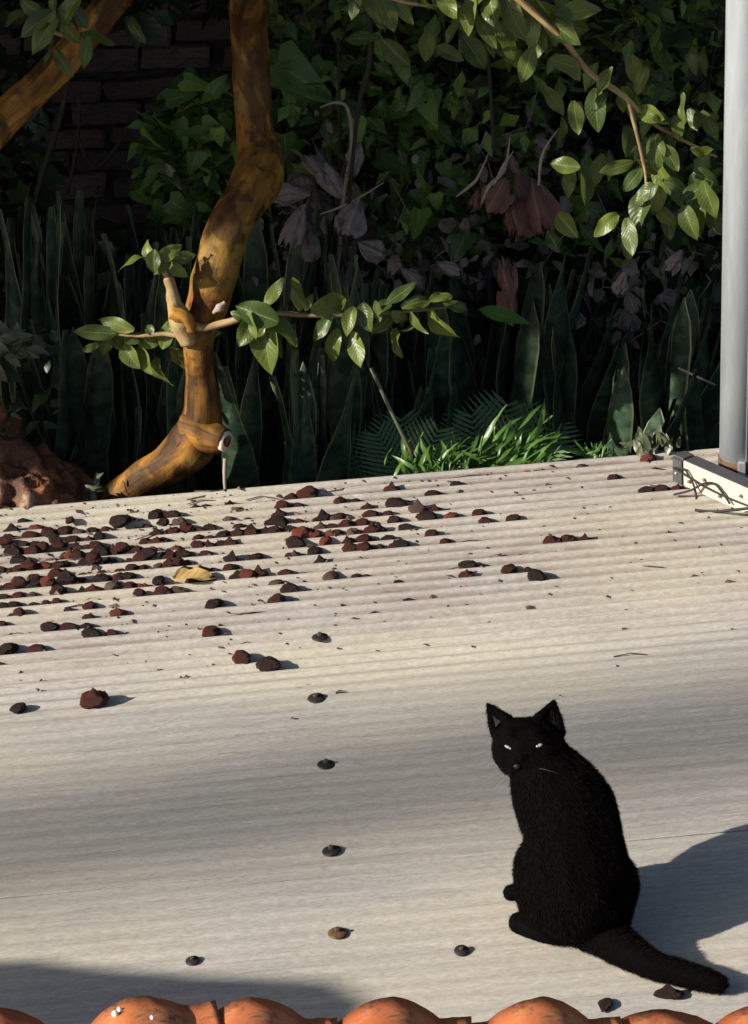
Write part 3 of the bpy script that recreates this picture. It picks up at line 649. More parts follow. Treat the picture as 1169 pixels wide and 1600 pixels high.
# gnarled stump at the left
stump = empty('tree_stump', at(40, 800, 5.05) - Vector((0, 0, .6)), 'gnarled reddish stump with peeling bark at the left roof edge', 'stump')
limb('stump_wood', [(-120, 590, 5.06, 40), (-50, 630, 5.06, 46), (-15, 690, 5.07, 48), (15, 735, 5.0, 52), (50, 785, 4.98, 60), (80, 880, 5.05, 75)], M_STUMP, stump, 30, 8, .55, 22)
limb('root', [(20, 755, 5.05, 50), (70, 762, 5.05, 48), (110, 770, 5.05, 38), (150, 785, 5.04, 24), (185, 812, 5.04, 16)], M_STUMP, stump, 24, 8, .6, 26, 4)
limb('root', [(-10, 760, 4.90, 30), (30, 772, 4.885, 34), (62, 782, 4.885, 32), (90, 800, 4.88, 26), (100, 850, 4.9, 22)], M_STUMP, stump, 20, 8, .7, 34, 8)
# sprig growing on the stump
sp = empty('weed', at(143, 795, 4.93), 'small grey green sprig growing beside the stump at the roof edge', 'weed')
LW = [leaf_mesh('leaf', M_WEED, 50 + i, 'long', .3, .3 + .35 * i, .11 + .02 * (i % 2), 2, 7) for i in range(4)]
M_SPRIG = leaf_mat('sprig_leaf', (.08, .10, .05), (.13, .15, .08), (.15, .17, .1), .2, veins=0)
LSP = [leaf_mesh('leaf', M_SPRIG, 55 + i, 'long', .3, .3 + .3 * i, .4, 2, 5) for i in range(3)]
for k, (px, py, L, a) in enumerate(((146, 775, 26, 100), (152, 748, 24, 80), (150, 760, 20, 30), (140, 762, 20, 150), (156, 742, 16, 50), (135, 782, 22, 120), (154, 765, 18, -10))):
    obj('leaf', LSP[k % 3], sp, leaf_matrix(at(px, py, 4.93), R(a), L * mpx(px, py, 4.93)))

# ------------------------------------------------------------------ snake plants
def snake_mesh(seed, width):
    rnd = random.Random(seed); ny, nx = 18, 4; v = []; uv = []; tw = rnd.uniform(-1.5, 1.5); bd = rnd.uniform(-.11, .11); cup = rnd.uniform(.25, .5); ph = rnd.uniform(0, 6)
    for j in range(ny + 1):
        q = j / ny; h = (0.55 + .45 * min(1, q / .45)) * (1 if q < .72 else max(.02, math.cos((q - .72) / .28 * math.pi / 2) ** .75))
        for i in range(nx + 1):
            u = i / nx * 2 - 1; x = u * h * width * .5; a = tw * q + .25 * math.sin(q * 5 + ph)
            y = cup * abs(x) * abs(u)
            wx = .007 * math.sin(q * 19 + ph) * u + .010 * math.sin(q * 7 + ph * 2)
            v.append((x * math.cos(a) - y * math.sin(a) + bd * q * q + wx, x * math.sin(a) + y * math.cos(a), q)); uv.append((.5 + u * .5, q))
    f = [(j * (nx + 1) + i, j * (nx + 1) + i + 1, (j + 1) * (nx + 1) + i + 1, (j + 1) * (nx + 1) + i) for j in range(ny) for i in range(nx)]
    return mesh('leaf', v, f, M_SNAKE, True, uv)
SN = [snake_mesh(i, .044 + .006 * (i % 4)) for i in range(8)]
SNW = [snake_mesh(i + 20, .070 + .008 * (i % 3)) for i in range(5)]
SP = [ # x centre px, spread px, depth, leaf count, top px range, wide?, label
 (15, 55, 5.45, 14, (300, 420), 0, 'tall dark snake plant at the left picture edge behind the gnarled stump'),
 (110, 55, 5.55, 14, (290, 400), 0, 'tall dark snake plant standing before the brick wall left of the trunk'),
 (90, 60, 5.25, 10, (500, 640), 0, 'low snake plant just behind the root of the stump'),
 (195, 50, 5.4, 14, (340, 470), 0, 'snake plant with pale leaf margins under the left sprig of round leaves'),
 (250, 45, 5.3, 10, (430, 600), 0, 'snake plant directly left of the lit lower trunk'),
 (275, 55, 5.7, 12, (310, 380), 0, 'far snake plant rising behind the upper trunk bend'),
 (375, 35, 5.3, 11, (480, 620), 0, 'snake plant with wavy pale edges directly right of the cut branch stub'),
 (425, 40, 5.5, 13, (300, 400), 0, 'tall snake plant right of the trunk below the grey dead leaves'),
 (450, 42, 5.15, 9, (535, 600), 0, 'near snake plant with light edged leaves under the lit leafy twig'),
 (520, 50, 5.35, 14, (390, 520), 0, 'snake plant in deep shade under the middle of the leafy twig'),
 (600, 45, 5.5, 12, (390, 480), 0, 'snake plant behind the tip of the leafy twig left of the fern'),
 (640, 55, 5.3, 9, (520, 620), 0, 'short snake plant in shade just left of the fern'),
 (745, 45, 5.45, 9, (400, 500), 1, 'broad leaved snake plant behind the left side of the fern'),
 (825, 50, 5.5, 11, (385, 470), 1, 'broad leaved snake plant under the reddish dead leaf'),
 (930, 45, 5.4, 10, (420, 560), 1, 'broad leaved snake plant with banded leaves under the lit leaf cluster'),
 (1030, 45, 5.35, 11, (430, 560), 1, 'mottled broad leaved snake plant just left of the metal pole'),
 (1100, 50, 5.5, 9, (440, 540), 1, 'dark broad leaved snake plant directly behind the metal pole'),
 (985, 40, 5.2, 6, (560, 640), 1, 'short mottled snake plant behind the roof edge left of the grey end cap'),
]
for i, (cx, spr, D, n, (ta, tb), wd, lab) in enumerate(SP):
    rnd = random.Random(i + 900); base = at(cx, 760, D); base.z = -.80
    root = empty('snake_plant', base, lab, 'snake plant', 'snake plants behind the roof edge')
    for k in range(int(n * 1.25)):
        px = cx + rnd.gauss(0, spr * .62); D2 = D + rnd.uniform(-.12, .12); top = at(px + rnd.gauss(0, 24), rnd.uniform(ta, tb), D2)
        b0 = at(cx + (px - cx) * .7, 760, D2); b0.z = -.82
        ax = top - b0; L = ax.length; Zv = ax.normalized(); Xv = Vector((1, rnd.uniform(-.5, .5), 0)); Xv = (Xv - Zv * Xv.dot(Zv)).normalized(); Yv = Zv.cross(Xv)
        wscale = rnd.uniform(.85, 1.2)
        M = Matrix((Xv * wscale, Yv * wscale, Zv * L)).transposed().to_4x4(); M.translation = b0
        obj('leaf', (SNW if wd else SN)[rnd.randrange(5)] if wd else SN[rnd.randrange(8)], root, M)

# ------------------------------------------------------------------ brick wall behind
WY = 7.0
wall = empty('brick_wall', (0, WY, -.92), 'old dark brick wall with crumbling grey mortar behind the vines', 'wall')
b = MB(); b.box(Matrix.Translation((0, WY, 0)), -5, 6, .02, .22, -.92, 2.6); b.obj('mortar_bed', M_MORTAR, wall, False)
def brick_mesh(seed):
    bm = bmesh.new(); bmesh.ops.create_cube(bm, size=1); bmesh.ops.bevel(bm, geom=bm.edges[:], offset=.06, segments=1, affect='EDGES')
    for v in bm.verts: v.co += Vector((noise.noise(v.co * 3 + Vector((seed, 0, 0))), noise.noise(v.co * 3 + Vector((0, seed, 0))), noise.noise(v.co * 3 + Vector((0, 0, seed))))) * .09
    f = [tuple(w.index for w in fc.verts) for fc in bm.faces]; v = [q.co.copy() for q in bm.verts]; bm.free(); return mesh('brick', v, f, M_BRICK, False)
BK = [brick_mesh(i * 2.3) for i in range(5)]; rnd = random.Random(4)
bh, bw = .072, .215; z = -.16; rown = 0
extra = MB()
while z < .75:
    x = -1.45 + (bw / 2 if rown % 2 else 0)
    while x < 1.75:
        if rnd.random() > .03:
            M = Matrix.Translation((x + rnd.gauss(0, .004), WY + rnd.gauss(.0, .012) + .02, z + rnd.gauss(0, .005))) @ Matrix.Rotation(rnd.gauss(0, .05), 4, 'Z') @ Matrix.Rotation(rnd.gauss(0, .025), 4, 'Y') @ Matrix.Diagonal((bw - .014 + rnd.gauss(0, .012), .10, bh - .013 + rnd.gauss(0, .005), 1))
            obj('brick', BK[rnd.randrange(5)], wall, M)
        x += bw
    z += bh; rown += 1

# ------------------------------------------------------------------ vines on the wall
def vine(lab, n, reg, D, size, meshes, seed, droop=-80, spread=45, stems=3, name='climbing_vine', cat='vine', group='vines in front of the brick wall', shape=None):
    rnd = random.Random(seed); x0, x1, y0, y1 = reg; base = at((x0 + x1) / 2, y1, D); base = Vector((base.x, base.y, -.80))
    root = empty(name, base, lab, cat, group)
    for k in range(stems):
        px = x0 + (x1 - x0) * (k + .5) / stems + rnd.gauss(0, 10)
        b = MB(); b.tube([p[:3] for p in spline([tuple(at(px + rnd.gauss(0, 16), y0 + (760 - y0) * q / 5, D + .08)) for q in range(6)], 4)], .0045, 6); b.obj('stem', M_VINE, root)
    for k in range(n):
        for _ in range(20):
            px, py = rnd.uniform(x0, x1), rnd.uniform(y0, y1)
            if shape is None or shape(px, py) or rnd.random() < .04: break
        d = D + rnd.uniform(-.22, .22)
        obj('leaf', meshes[rnd.randrange(len(meshes))], root, leaf_matrix(at(px, py, d), R(rnd.gauss(droop, spread)), size * rnd.uniform(.6, 1.3) * mpx(px, py, d), rnd.uniform(-.5, .7), Vector((rnd.gauss(-.2, .7), rnd.gauss(-.6, .4), rnd.gauss(.5, .7))), rnd))
    return root
def ell(cx, cy, rx, ry): return lambda x, y: ((x - cx) / rx) ** 2 + ((y - cy) / ry) ** 2 < 1
vine('bright green leafy vine left of the upper trunk in front of the bricks', 90, (200, 375, 125, 350), 5.75, 46, PL, 1, -70, 50, 2, shape=lambda x, y: ell(310, 245, 85, 70)(x, y) or ell(325, 150, 45, 35)(x, y) or ell(270, 310, 60, 40)(x, y))
vine('dark green vine with one large leaf right of the upper trunk', 60, (420, 560, 80, 290), 5.8, 44, PL, 2, -80, 50, 2, shape=ell(470, 190, 70, 90))
vine('vine with hanging arrow leaves in the top middle between the two dead leaf clumps', 95, (555, 760, 90, 430), 5.7, 50, PL, 3, -110, 40, 3, shape=lambda x, y: ell(630, 190, 90, 80)(x, y) or ell(660, 350, 75, 90)(x, y))
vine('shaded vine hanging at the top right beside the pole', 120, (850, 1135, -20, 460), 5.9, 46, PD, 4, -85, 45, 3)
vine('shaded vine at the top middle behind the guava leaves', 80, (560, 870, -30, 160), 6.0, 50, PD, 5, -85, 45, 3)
vine('dark creeper low at the left picture edge above the stump', 40, (-20, 90, 510, 680), 5.15, 30, PD, 6, 40, 70, 1, group='low creepers behind the roof edge')
# large philodendron leaf
PH = leaf_mesh('leaf', M_POTHOS, 77, 'heart', .25, .35, .62, 8, 12)
ph = empty('philodendron', at(480, 420, 5.7) * 1, 'single large dark green leaf on a stalk right of the trunk top', 'plant')
obj('leaf', PH, ph, leaf_matrix(at(480, 130, 5.6), R(-35), 115 * mpx(480, 130, 5.6), .1, Vector((-.2, -.8, .55))))
limb('stalk', [(440, 100, 5.62, 3), (438, 200, 5.7, 3), (470, 420, 5.8, 4)], M_VINE, ph, 6, 5, 0)
def deep_pt(r):
    px, py = r.uniform(-200, 1400), r.uniform(-120, 700)
    D = r.uniform(6.0, 6.75)
    if 70 < px < 400 and 20 < py < 350 : return None
    if noise.noise(Vector((px / 90, py / 90, D))) < -.22: return None
    return at(px, py, D)
def under_pt(r):
    px, py = r.uniform(395, 1140), r.uniform(-40, 470); D = r.uniform(5.5, 6.2)
    if noise.noise(Vector((px / 70, py / 60, D * 2))) < -.12 or py > 330 + 120 * r.random(): return None
    return at(px, py, D)
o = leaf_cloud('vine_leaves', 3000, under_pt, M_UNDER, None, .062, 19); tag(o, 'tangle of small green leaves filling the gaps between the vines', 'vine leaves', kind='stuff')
def under2_pt(r):
    px, py = r.uniform(190, 385), r.uniform(110, 350); D = r.uniform(5.6, 6.0)
    if ((px - 305) / 95) ** 2 + ((py - 240) / 105) ** 2 > 1: return None
    return at(px, py, D)
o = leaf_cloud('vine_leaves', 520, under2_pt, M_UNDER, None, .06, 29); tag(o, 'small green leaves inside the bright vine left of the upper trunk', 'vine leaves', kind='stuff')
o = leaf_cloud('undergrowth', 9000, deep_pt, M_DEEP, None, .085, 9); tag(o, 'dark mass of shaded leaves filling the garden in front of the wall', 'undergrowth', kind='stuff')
M_SCRAP = leaf_mat('dead_scrap', (.07, .055, .045), (.30, .26, .23), (.26, .22, .20), .1, .8, .1, veins=0, patch=14)
rnd = random.Random(61); b = MB()
for (cx, cy, sx, sy, n) in ((500, 340, 45, 70, 230), (700, 400, 60, 40, 130), (980, 470, 40, 60, 90), (1060, 400, 40, 40, 35), (790, 250, 50, 30, 40), (870, 250, 60, 50, 25), (620, 420, 40, 40, 60)):
    for i in range(n):
        px, py, D = rnd.gauss(cx, sx), rnd.gauss(cy, sy), rnd.uniform(5.42, 5.75); p = at(px, py, D); L = rnd.uniform(.012, .045); w_ = L * rnd.uniform(.12, .5)
        Y = Vector((rnd.gauss(0, .6), rnd.gauss(0, .4), rnd.gauss(-.7, .6))).normalized(); X = Y.cross(Vector((rnd.gauss(0, 1), 1, rnd.gauss(0, 1)))).normalized(); N = X.cross(Y) * L * rnd.uniform(-.4, .4)
        b.add([p - X * w_ * .4, p + X * w_ * .5, p + Y * L * .5 - X * w_ + N, p + Y * L * .5 + X * w_ + N * .6, p + Y * L - X * w_ * .6, p + Y * L * 1.1 + X * w_ * .3 - N * .5], [(0, 1, 3, 2), (2, 3, 5, 4)])
    for i in range(n // 9):
        px, py, D = rnd.gauss(cx, sx), rnd.gauss(cy, sy), rnd.uniform(5.42, 5.7); p = at(px, py, D); d = Vector((rnd.gauss(0, .5), rnd.gauss(0, .3), rnd.gauss(0, .8))).normalized() * rnd.uniform(.05, .16)
        q = p + d * .5 + Vector((rnd.gauss(0, .02), 0, rnd.gauss(0, .02))); b.tube([p, q, p + d], [.0012, .002, .0008], 5)
o = b.obj('dead_scraps', M_SCRAP); tag(o, 'grey withered scraps and bare twigs tangled between the vines', 'dead leaves', kind='stuff')
# hanging stems
for k, pts in enumerate(([(575, -20, 5.3, 5), (578, 90, 5.32, 5), (560, 170, 5.35, 4), (545, 320, 5.4, 3), (540, 430, 5.45, 3)],
                        [(755, 10, 5.3, 3), (765, 120, 5.32, 3), (772, 240, 5.35, 3)], [(528, 60, 5.5, 2.5), (530, 230, 5.5, 2.5), (524, 420, 5.5, 3)],
                        [(118, 60, 5.6, 5), (95, 180, 5.6, 5), (70, 260, 5.6, 5), (50, 330, 5.6, 5)], [(125, 150, 5.7, 3), (120, 230, 5.7, 3), (105, 300, 5.7, 3)], [(122, 215, 5.7, 3), (150, 262, 5.7, 3), (200, 205, 5.72, 2)])):
    labs = ['thick dark stem hanging from the top between trunk and right vines', 'thin dark stem hanging over the reddish dead leaf', 'thin dark stem running straight down through the grey dead leaves', 'dark woody stem crossing the brick wall beside the left branch', 'thin bare twig in front of the reddish bricks', 'forked bare twig on the brick wall']
    o = limb('hanging_stem', pts, M_VINE, None, 7, 6, .2, 20); tag(o, labs[k], 'stem', 'bare stems in the garden')
o = limb('dry_stick', [(352, 716, 4.93, 3.5), (351, 745, 4.92, 3), (353, 778, 4.91, 2.5)], M_PALE, None, 7, 4, .3, 60); tag(o, 'short pale dry stick hanging from the cut branch stub', 'stick')
o = limb('dry_stick', [(580, 575, 5.0, 3), (610, 640, 4.98, 3), (647, 716, 4.96, 3)], M_SPRIG, None, 6, 4, 0); tag(o, 'thin slanting green stick leaning left of the fern', 'stick')
o = limb('dry_stick', [(1060, 575, 5.2, 2), (1118, 602, 5.2, 2)], M_PALE, None, 6, 2, 0); tag(o, 'thin pale twig slanting behind the left edge of the pole', 'stick')

# ------------------------------------------------------------------ dead leaves
def dead(lab, D, items, meshes, seed, stems=()):
    rnd = random.Random(seed); px, py = items[0][0], items[0][1]
    p = at(px, py, D); root = empty('dead_foliage', Vector((p.x, p.y, -.80)), lab, 'dead leaves', 'clumps of dead leaves')
    for k, (px, py, L, a) in enumerate(items):
        d = D + rnd.uniform(-.1, .1)
        obj('leaf', meshes[k % len(meshes)], root, leaf_matrix(at(px, py, d), R(a), L * .78 * mpx(px, py, d), rnd.uniform(-.2, .4), Vector((rnd.uniform(-.7, .5), -1, rnd.uniform(-.2, .7))), rnd, wf=rnd.uniform(.75, 1.15)))
    for pts in stems: limb('stalk', pts, M_PALE, root, 6, 5, .3, 40)
dead('clump of large grey curled dead leaves right of the trunk', 5.45, [(470, 350, 90, -100), (455, 310, 80, -170), (500, 330, 90, -80), (545, 300, 90, -60), (520, 280, 80, 120), (490, 265, 80, 140), (480, 385, 70, -95), (550, 340, 90, -110), (530, 380, 90, -70), (505, 410, 70, -60), (560, 250, 70, 80), (470, 290, 60, -40), (580, 390, 60, -30), (545, 430, 60, -90)], DL, 1,
     ([(500, 168, 5.4, 1), (525, 160, 5.4, 2.5), (544, 172, 5.4, 3), (549, 230, 5.42, 3.5), (535, 330, 5.45, 3), (520, 560, 5.5, 3)], [(500, 335, 5.4, 1), (545, 318, 5.4, 2.2), (600, 285, 5.4, .8)]))
dead('large reddish brown curled dead leaf hanging in the right middle', 5.35, [(808, 322, 150, -97), (838, 322, 120, -82), (775, 305, 80, -120), (745, 310, 50, -100)], DR, 2,
     ([(712, 308, 5.33, .8), (735, 290, 5.33, 3), (748, 275, 5.33, 2.5), (764, 238, 5.34, .6)], [(752, 318, 5.33, 1), (765, 290, 5.33, 3), (788, 265, 5.34, 3), (797, 215, 5.35, .8)], [(772, 290, 5.32, 1), (785, 262, 5.32, 2.6), (803, 235, 5.33, .6)], [(842, 290, 5.33, 2), (848, 240, 5.34, 2.6), (874, 200, 5.35, .8)]))
dead('pinkish grey dead leaves above the broad snake plants at right', 5.4, [(700, 420, 50, -30), (975, 445, 50, -100), (985, 500, 55, -80), (1060, 410, 55, -110), (905, 180, 55, -95), (640, 430, 50, -40), (985, 470, 50, -70), (900, 500, 45, -85), (970, 540, 50, -90)], DL, 3)
dead('dark orange tinted dying leaf standing in the broad snake plants', 5.3, [(790, 435, 100, 100), (800, 480, 80, 95)], DR, 4)

# ------------------------------------------------------------------ ferns and weeds at the roof edge
def frond_mesh(seed, n=13):
    rnd = random.Random(seed); b = MB(); cur = .35 + .2 * rnd.random()
    def axis(q): return Vector((0, q * (1 - .12 * q), -cur * q * q * .5))
    b.tube([axis(k / 8) for k in range(9)], [.009 * (1 - .8 * k / 8) for k in range(9)], 5)
    for k in range(n):
        q = .14 + .84 * k / n; p = axis(q); L = .42 * math.sin(math.pi * min(1, .22 + q * .78)) ** .7 + .05
        for sgn in (-1, 1):
            d = Vector((sgn * .82, .55, -.10)).normalized(); w = .019; e = p + d * L + Vector((0, .06 * L, -.28 * L * L)); m = p + d * L * .5 + Vector((0, 0, -.02))
            t = d.cross(Vector((0, 0, 1))).normalized() * w
            b.add([p - t * .5, p + t * .5, m + t, e, m - t], [(0, 1, 2, 4), (4, 2, 3)], [(.3, 0), (.7, 0), (.9, .5), (.5, 1), (.1, .5)])
    return b.mesh('frond', M_FERN)
FRD = [frond_mesh(i) for i in range(4)]
def fern(px, py, D, lab, items, seed):
    rnd = random.Random(seed); root = empty('fern', at(px, py, D), lab, 'fern', 'ferns at the far roof edge')
    for k, (a, L, t) in enumerate(items):
        obj('frond', FRD[k % 4], root, leaf_matrix(at(px + rnd.gauss(0, 6), py, D), R(a), L * mpx(px, py, D), t, Vector((.0, -.55, .85)), rnd, True))
fern(640, 790, 5.08, 'left fern with long arching fronds behind the roof edge', [(150, 130, .2), (115, 150, .1), (95, 165, .0), (165, 90, .4), (70, 150, .2), (135, 190, -.1), (55, 120, .3)], 1)
fern(760, 790, 5.15, 'large right fern with broad ribbed fronds behind the weeds', [(60, 190, .0), (45, 165, .2), (80, 205, -.1), (35, 130, .3), (100, 170, .1), (25, 120, .3), (70, 150, .4)], 2)
def weed(px, py, D, lab, n, hmin, hmax, aspread, seed, wx=14, meshes=None, mean=90):
    rnd = random.Random(seed); root = empty('weed', at(px, py, D), lab, 'weed', 'weeds along the far roof edge')
    meshes = meshes or LW
    for k in range(int(n * 2.4)):
        a = rnd.gauss(mean, aspread); L = rnd.uniform(hmin, hmax)
        bx = px + rnd.gauss(0, wx); by = py + rnd.uniform(-hmax * .5, 6)
        obj('leaf', meshes[rnd.randrange(len(meshes))], root, leaf_matrix(at(bx, by, D + rnd.uniform(-.04, .04)), R(a), L * mpx(px, py, D), rnd.uniform(-.2, .5), None, rnd, True))
weed(690, 752, 4.97, 'bright green bushy weed in front of the ferns', 44, 22, 60, 38, 1, 30)
weed(800, 738, 4.95, 'bright green weed with long leaf blades right of the ferns', 26, 30, 90, 30, 2, 34, None, 45)
weed(930, 722, 4.93, 'small curly bright green weed alone between ferns and end cap', 15, 14, 34, 55, 3, 9)
weed(1018, 708, 4.92, 'small olive sprigs at the roof edge left of the grey end cap', 18, 14, 34, 25, 4, 18, LSP)
weed(10, 560, 5.0, 'grey green leafy sprig at the left picture edge above the stump', 16, 24, 50, 60, 5, 22, LSP, 20)
for k, (px, py, L, a) in enumerate(((790, 492, 90, -12),)):
    o = obj('fallen_blade', LW[0], None, leaf_matrix(at(px, py, 5.2), R(a), L * mpx(px, py, 5.2), 0, Vector((0, -.7, .7)), random.Random(1), wf=2.6)); tag(o, 'pale green strap leaf lying across the broad snake plants', 'leaf')

# yellow leaf on the roof
yl = leaf_mesh('dry_leaf', M_YELLOW, 91, 'ragged', .8, .5, .5, 6, 10, .06)
o = obj('dry_leaf', yl); s, t = st(272, 915)
o.matrix_world = ROOF @ Matrix.Translation((s, t, .014)) @ Matrix.Rotation(R(-84), 4, 'Z') @ Matrix.Rotation(R(8), 4, 'Y') @ Matrix.Diagonal((.085, .088, .05, 1)); tag(o, 'curled yellow dry leaf lying among the fruit on the roof', 'leaf')
dl = leaf_mesh('dry_leaf', M_FRUITD, 92, 'oval', .7, .6, .5, 4, 8, .05)
o = obj('dry_leaf', dl); s, t = st(475, 912)
o.matrix_world = ROOF @ Matrix.Translation((s, trough(t), -.010)) @ Matrix.Rotation(R(-80), 4, 'Z') @ Matrix.Diagonal((.03, .03, .03, 1)); tag(o, 'small dark curled leaf in a furrow right of the yellow leaf', 'leaf')

# ------------------------------------------------------------------ poles and bracket at the right
def cyl(name, base, r, h, m, parent=None, n=28, z0=0):
    b = MB(); b.tube([base + Vector((0, 0, z0)), base + Vector((0, 0, z0 + h * .5)), base + Vector((0, 0, z0 + h))], r, n); return b.obj(name, m, parent)
pb = on_roof(1159, 742)
rp = 35.5 * mpx(1159, 700, pb.y)
pole = empty('metal_pole', pb, 'wide grey galvanised metal pole standing at the right picture edge', 'pole')
cyl('tube', pb, rp, 3.0, M_GALV, pole, 48)
cyl('clamp_band', pb, rp * 1.04, .022, M_RUSTW, pole, 48, .022)
b = MB(); a_ = R(-100); Mx = Matrix.Translation(pb + Vector((rp * 1.06 * math.cos(a_), rp * 1.06 * math.sin(a_), .024))); b.box(Mx, -.007, .007, -.006, .004, -.004, .026); b.obj('clamp_bolt', M_STEEL, pole, False)
b = MB(); b.tube([pb + Vector((.002, -rp * .99, .05)), pb + Vector((.002, -rp * .99, 3.0))], .0022, 6); b.obj('weld_seam', M_GALV, pole)
b = MB(); b.box(Matrix.Translation(pb), -.06, .06, -.06, .06, -.02, .004); b.obj('base_plate', M_GALV, pole, False)
# rectangular bracket
A = on_roof(1052, 752, .004); B = on_roof(1262, 846, .004)
X = (B - A).normalized(); Z = RN.copy(); Y = Z.cross(X).normalized(); Z = X.cross(Y)
BM = Matrix((X, Y, Z)).transposed().to_4x4(); BM.translation = A
br = empty('mounting_bar', A, 'cream metal mounting bar with dark grey end cap lying on the roof', 'bracket'); 
Lb = (B - A).length
def rbox(M, x0, x1, y0, y1, z0, z1, bev):
    bm = bmesh.new(); bmesh.ops.create_cube(bm, size=1)
    for v in bm.verts: v.co = Vector((x0 + (v.co.x + .5) * (x1 - x0), y0 + (v.co.y + .5) * (y1 - y0), z0 + (v.co.z + .5) * (z1 - z0)))
    bmesh.ops.bevel(bm, geom=bm.edges[:], offset=bev, segments=2, affect='EDGES')
    b = MB(); b.add([M @ v.co for v in bm.verts], [tuple(w.index for w in fc.verts) for fc in bm.faces]); bm.free(); return b
rbox(BM, .030, Lb, 0, .034, 0, .056, .0015).obj('bar', M_ALU, br, False)
rbox(BM, -.004, .034, -.003, .037, -.003, .060, .006).obj('end_cap', M_CAP, br, False)
rbox(BM, .034, Lb, .001, .033, .0565, .0585, .0006).obj('top_strip', M_CAP, br, False)
for x, z in ((.05, .017), (.095, .036), (.14, .015), (.2, .036)):
    b = MB(); P = BM @ Vector((x, -.002, z)); b.tube([P, P - Y * .003], .0035, 8); b.obj('rivet', M_RUSTY, br)
b = MB(); P = BM @ Vector((.013, -.003, .024)); b.tube([P, P - Y * .003], .003, 8); b.obj('rivet', M_STEEL, br)
def wire(name, pts, r, lab, m=M_BLACK):
    P = spline([tuple(BM @ Vector(p)) for p in pts], 6); b = MB(); b.tube(P, r, 8); o = b.obj(name, m); tag(o, lab, 'cable tie', 'black cable ties round the mounting bar'); return o
wire('cable_tie', [(.012, -.010, .038), (.035, -.009, .042), (.045, -.007, .042), (.068, -.008, .020), (.082, -.014, .006), (.090, -.02, -.004)], .0022, 'thin black cable tie nearest the grey end cap, crossing the cream bar')
wire('cable_tie', [(.045, -.04, -.002), (.075, -.02, .012), (.098, -.008, .030), (.128, -.007, .040), (.150, -.007, .030), (.175, -.008, .012)], .0024, 'black cable tie looping over the middle of the cream bar')
wire('cable_tie', [(.012, -.006, .034), (.05, -.007, .030), (.1, -.007, .024), (.17, -.007, .022), (.26, -.007, .026)], .0020, 'black cable running lengthwise along the cream bar')
wire('cable_tie', [(.125, -.055, -.004), (.16, -.04, .0), (.20, -.024, .012), (.25, -.008, .03)], .0030, 'thick black cable end at the lower right of the cream bar')

# ------------------------------------------------------------------ the cat
CATC = on_roof(895, 1445)
cat = empty('cat', CATC, 'black cat sitting on the pale roof looking back at the camera', 'cat')
def cp(px, py, Z): return on_roof(px, py, Z)
balls = []
def chain(pts, sub=8):
    P = [(*cp(px, py, Z), r) for px, py, Z, r in pts]
    balls.extend(spline(P, sub))
# px, py, height of the centre above the roof, radius
chain([(908, 1398, .080, .076), (902, 1366, .105, .081), (896, 1325, .135, .077), (899, 1292, .160, .069), (889, 1258, .185, .067), (868, 1228, .208, .060), (851, 1200, .232, .050), (838, 1176, .255, .047)])
chain([(872, 1270, .165, .062), (851, 1240, .190, .050), (836, 1212, .218, .038)])       # chest
chain([(870, 1400, .075, .060), (862, 1372, .085, .058), (852, 1352, .082, .047), (848, 1385, .06, .042)])       # near thigh and knee
chain([(935, 1400, .080, .056), (945, 1380, .085, .052), (945, 1432, .045, .040)])       # far thigh
chain([(880, 1446, .030, .028), (855, 1452, .024, .022), (828, 1447, .019, .0185), (812, 1442, .018, .0175)])   # near hind foot
chain([(905, 1444, .036, .034), (928, 1456, .032, .032)])
chain([(855, 1310, .13, .032), (838, 1350, .075, .020), (818, 1388, .026, .0145), (799, 1395, .016, .0135)])     # near front leg
chain([(868, 1300, .13, .030), (855, 1350, .07, .02), (838, 1378, .02, .015)])
chain([(930, 1448, .042, .038), (950, 1464, .034, .034), (982, 1486, .028, .0275), (1020, 1508, .024, .0215), (1060, 1519, .022, .0200), (1095, 1529, .020, .0185), (1122, 1536, .018, .0145)])  # tail
# head: faces the camera
HC = cp(823, 1158, .268)
toC = (CP - HC).normalized()
Fd = (toC + CR * -.16 + CU * -.10).normalized(); Ud = (CU - Fd * CU.dot(Fd)).normalized(); Ud = (Ud + CR * -.03).normalized(); Rd = Ud.cross(Fd).normalized() * -1
Rd = Fd.cross(Ud) * -1
if Rd.dot(CR) < 0: Rd = -Rd
def hp(x, y, z): return HC + Rd * x + Ud * y + Fd * z
def hb(x, y, z, r): balls.append((*hp(x, y, z), r))
hb(0, -.004, -.006, .041); hb(-.018, -.008, .000, .036); hb(.018, -.008, .000, .036); hb(0, -.004, .006, .040)
hb(-.028, -.018, -.004, .026); hb(.028, -.018, -.004, .026); hb(-.012, .006, 0, .031); hb(.012, .006, 0, .031)
hb(-.033, -.012, -.004, .022); hb(.033, -.012, -.004, .022); hb(-.020, -.030, .004, .024); hb(.020, -.030, .004, .024); hb(0, -.046, .016, .0135); hb(-.013, -.034, .014, .019); hb(.013, -.034, .014, .019)
hb(0, -.014, .030, .022); hb(-.009, -.026, .033, .0145); hb(.009, -.026, .033, .0145); hb(0, -.034, .026, .013); hb(0, -.017, .040, .0125); hb(0, -.004, .034, .012)
hb(-.017, .012, .028, .0135); hb(.017, .012, .028, .0135)
b = MB(); bm = bmesh.new(); bmesh.ops.create_icosphere(bm, subdivisions=2, radius=1); iv = [v.co.copy() for v in bm.verts]; iff = [tuple(w.index for w in fc.verts) for fc in bm.faces]; bm.free()
for x, y, z, r in balls: b.add([Vector((x, y, z)) + q * r for q in iv], iff)
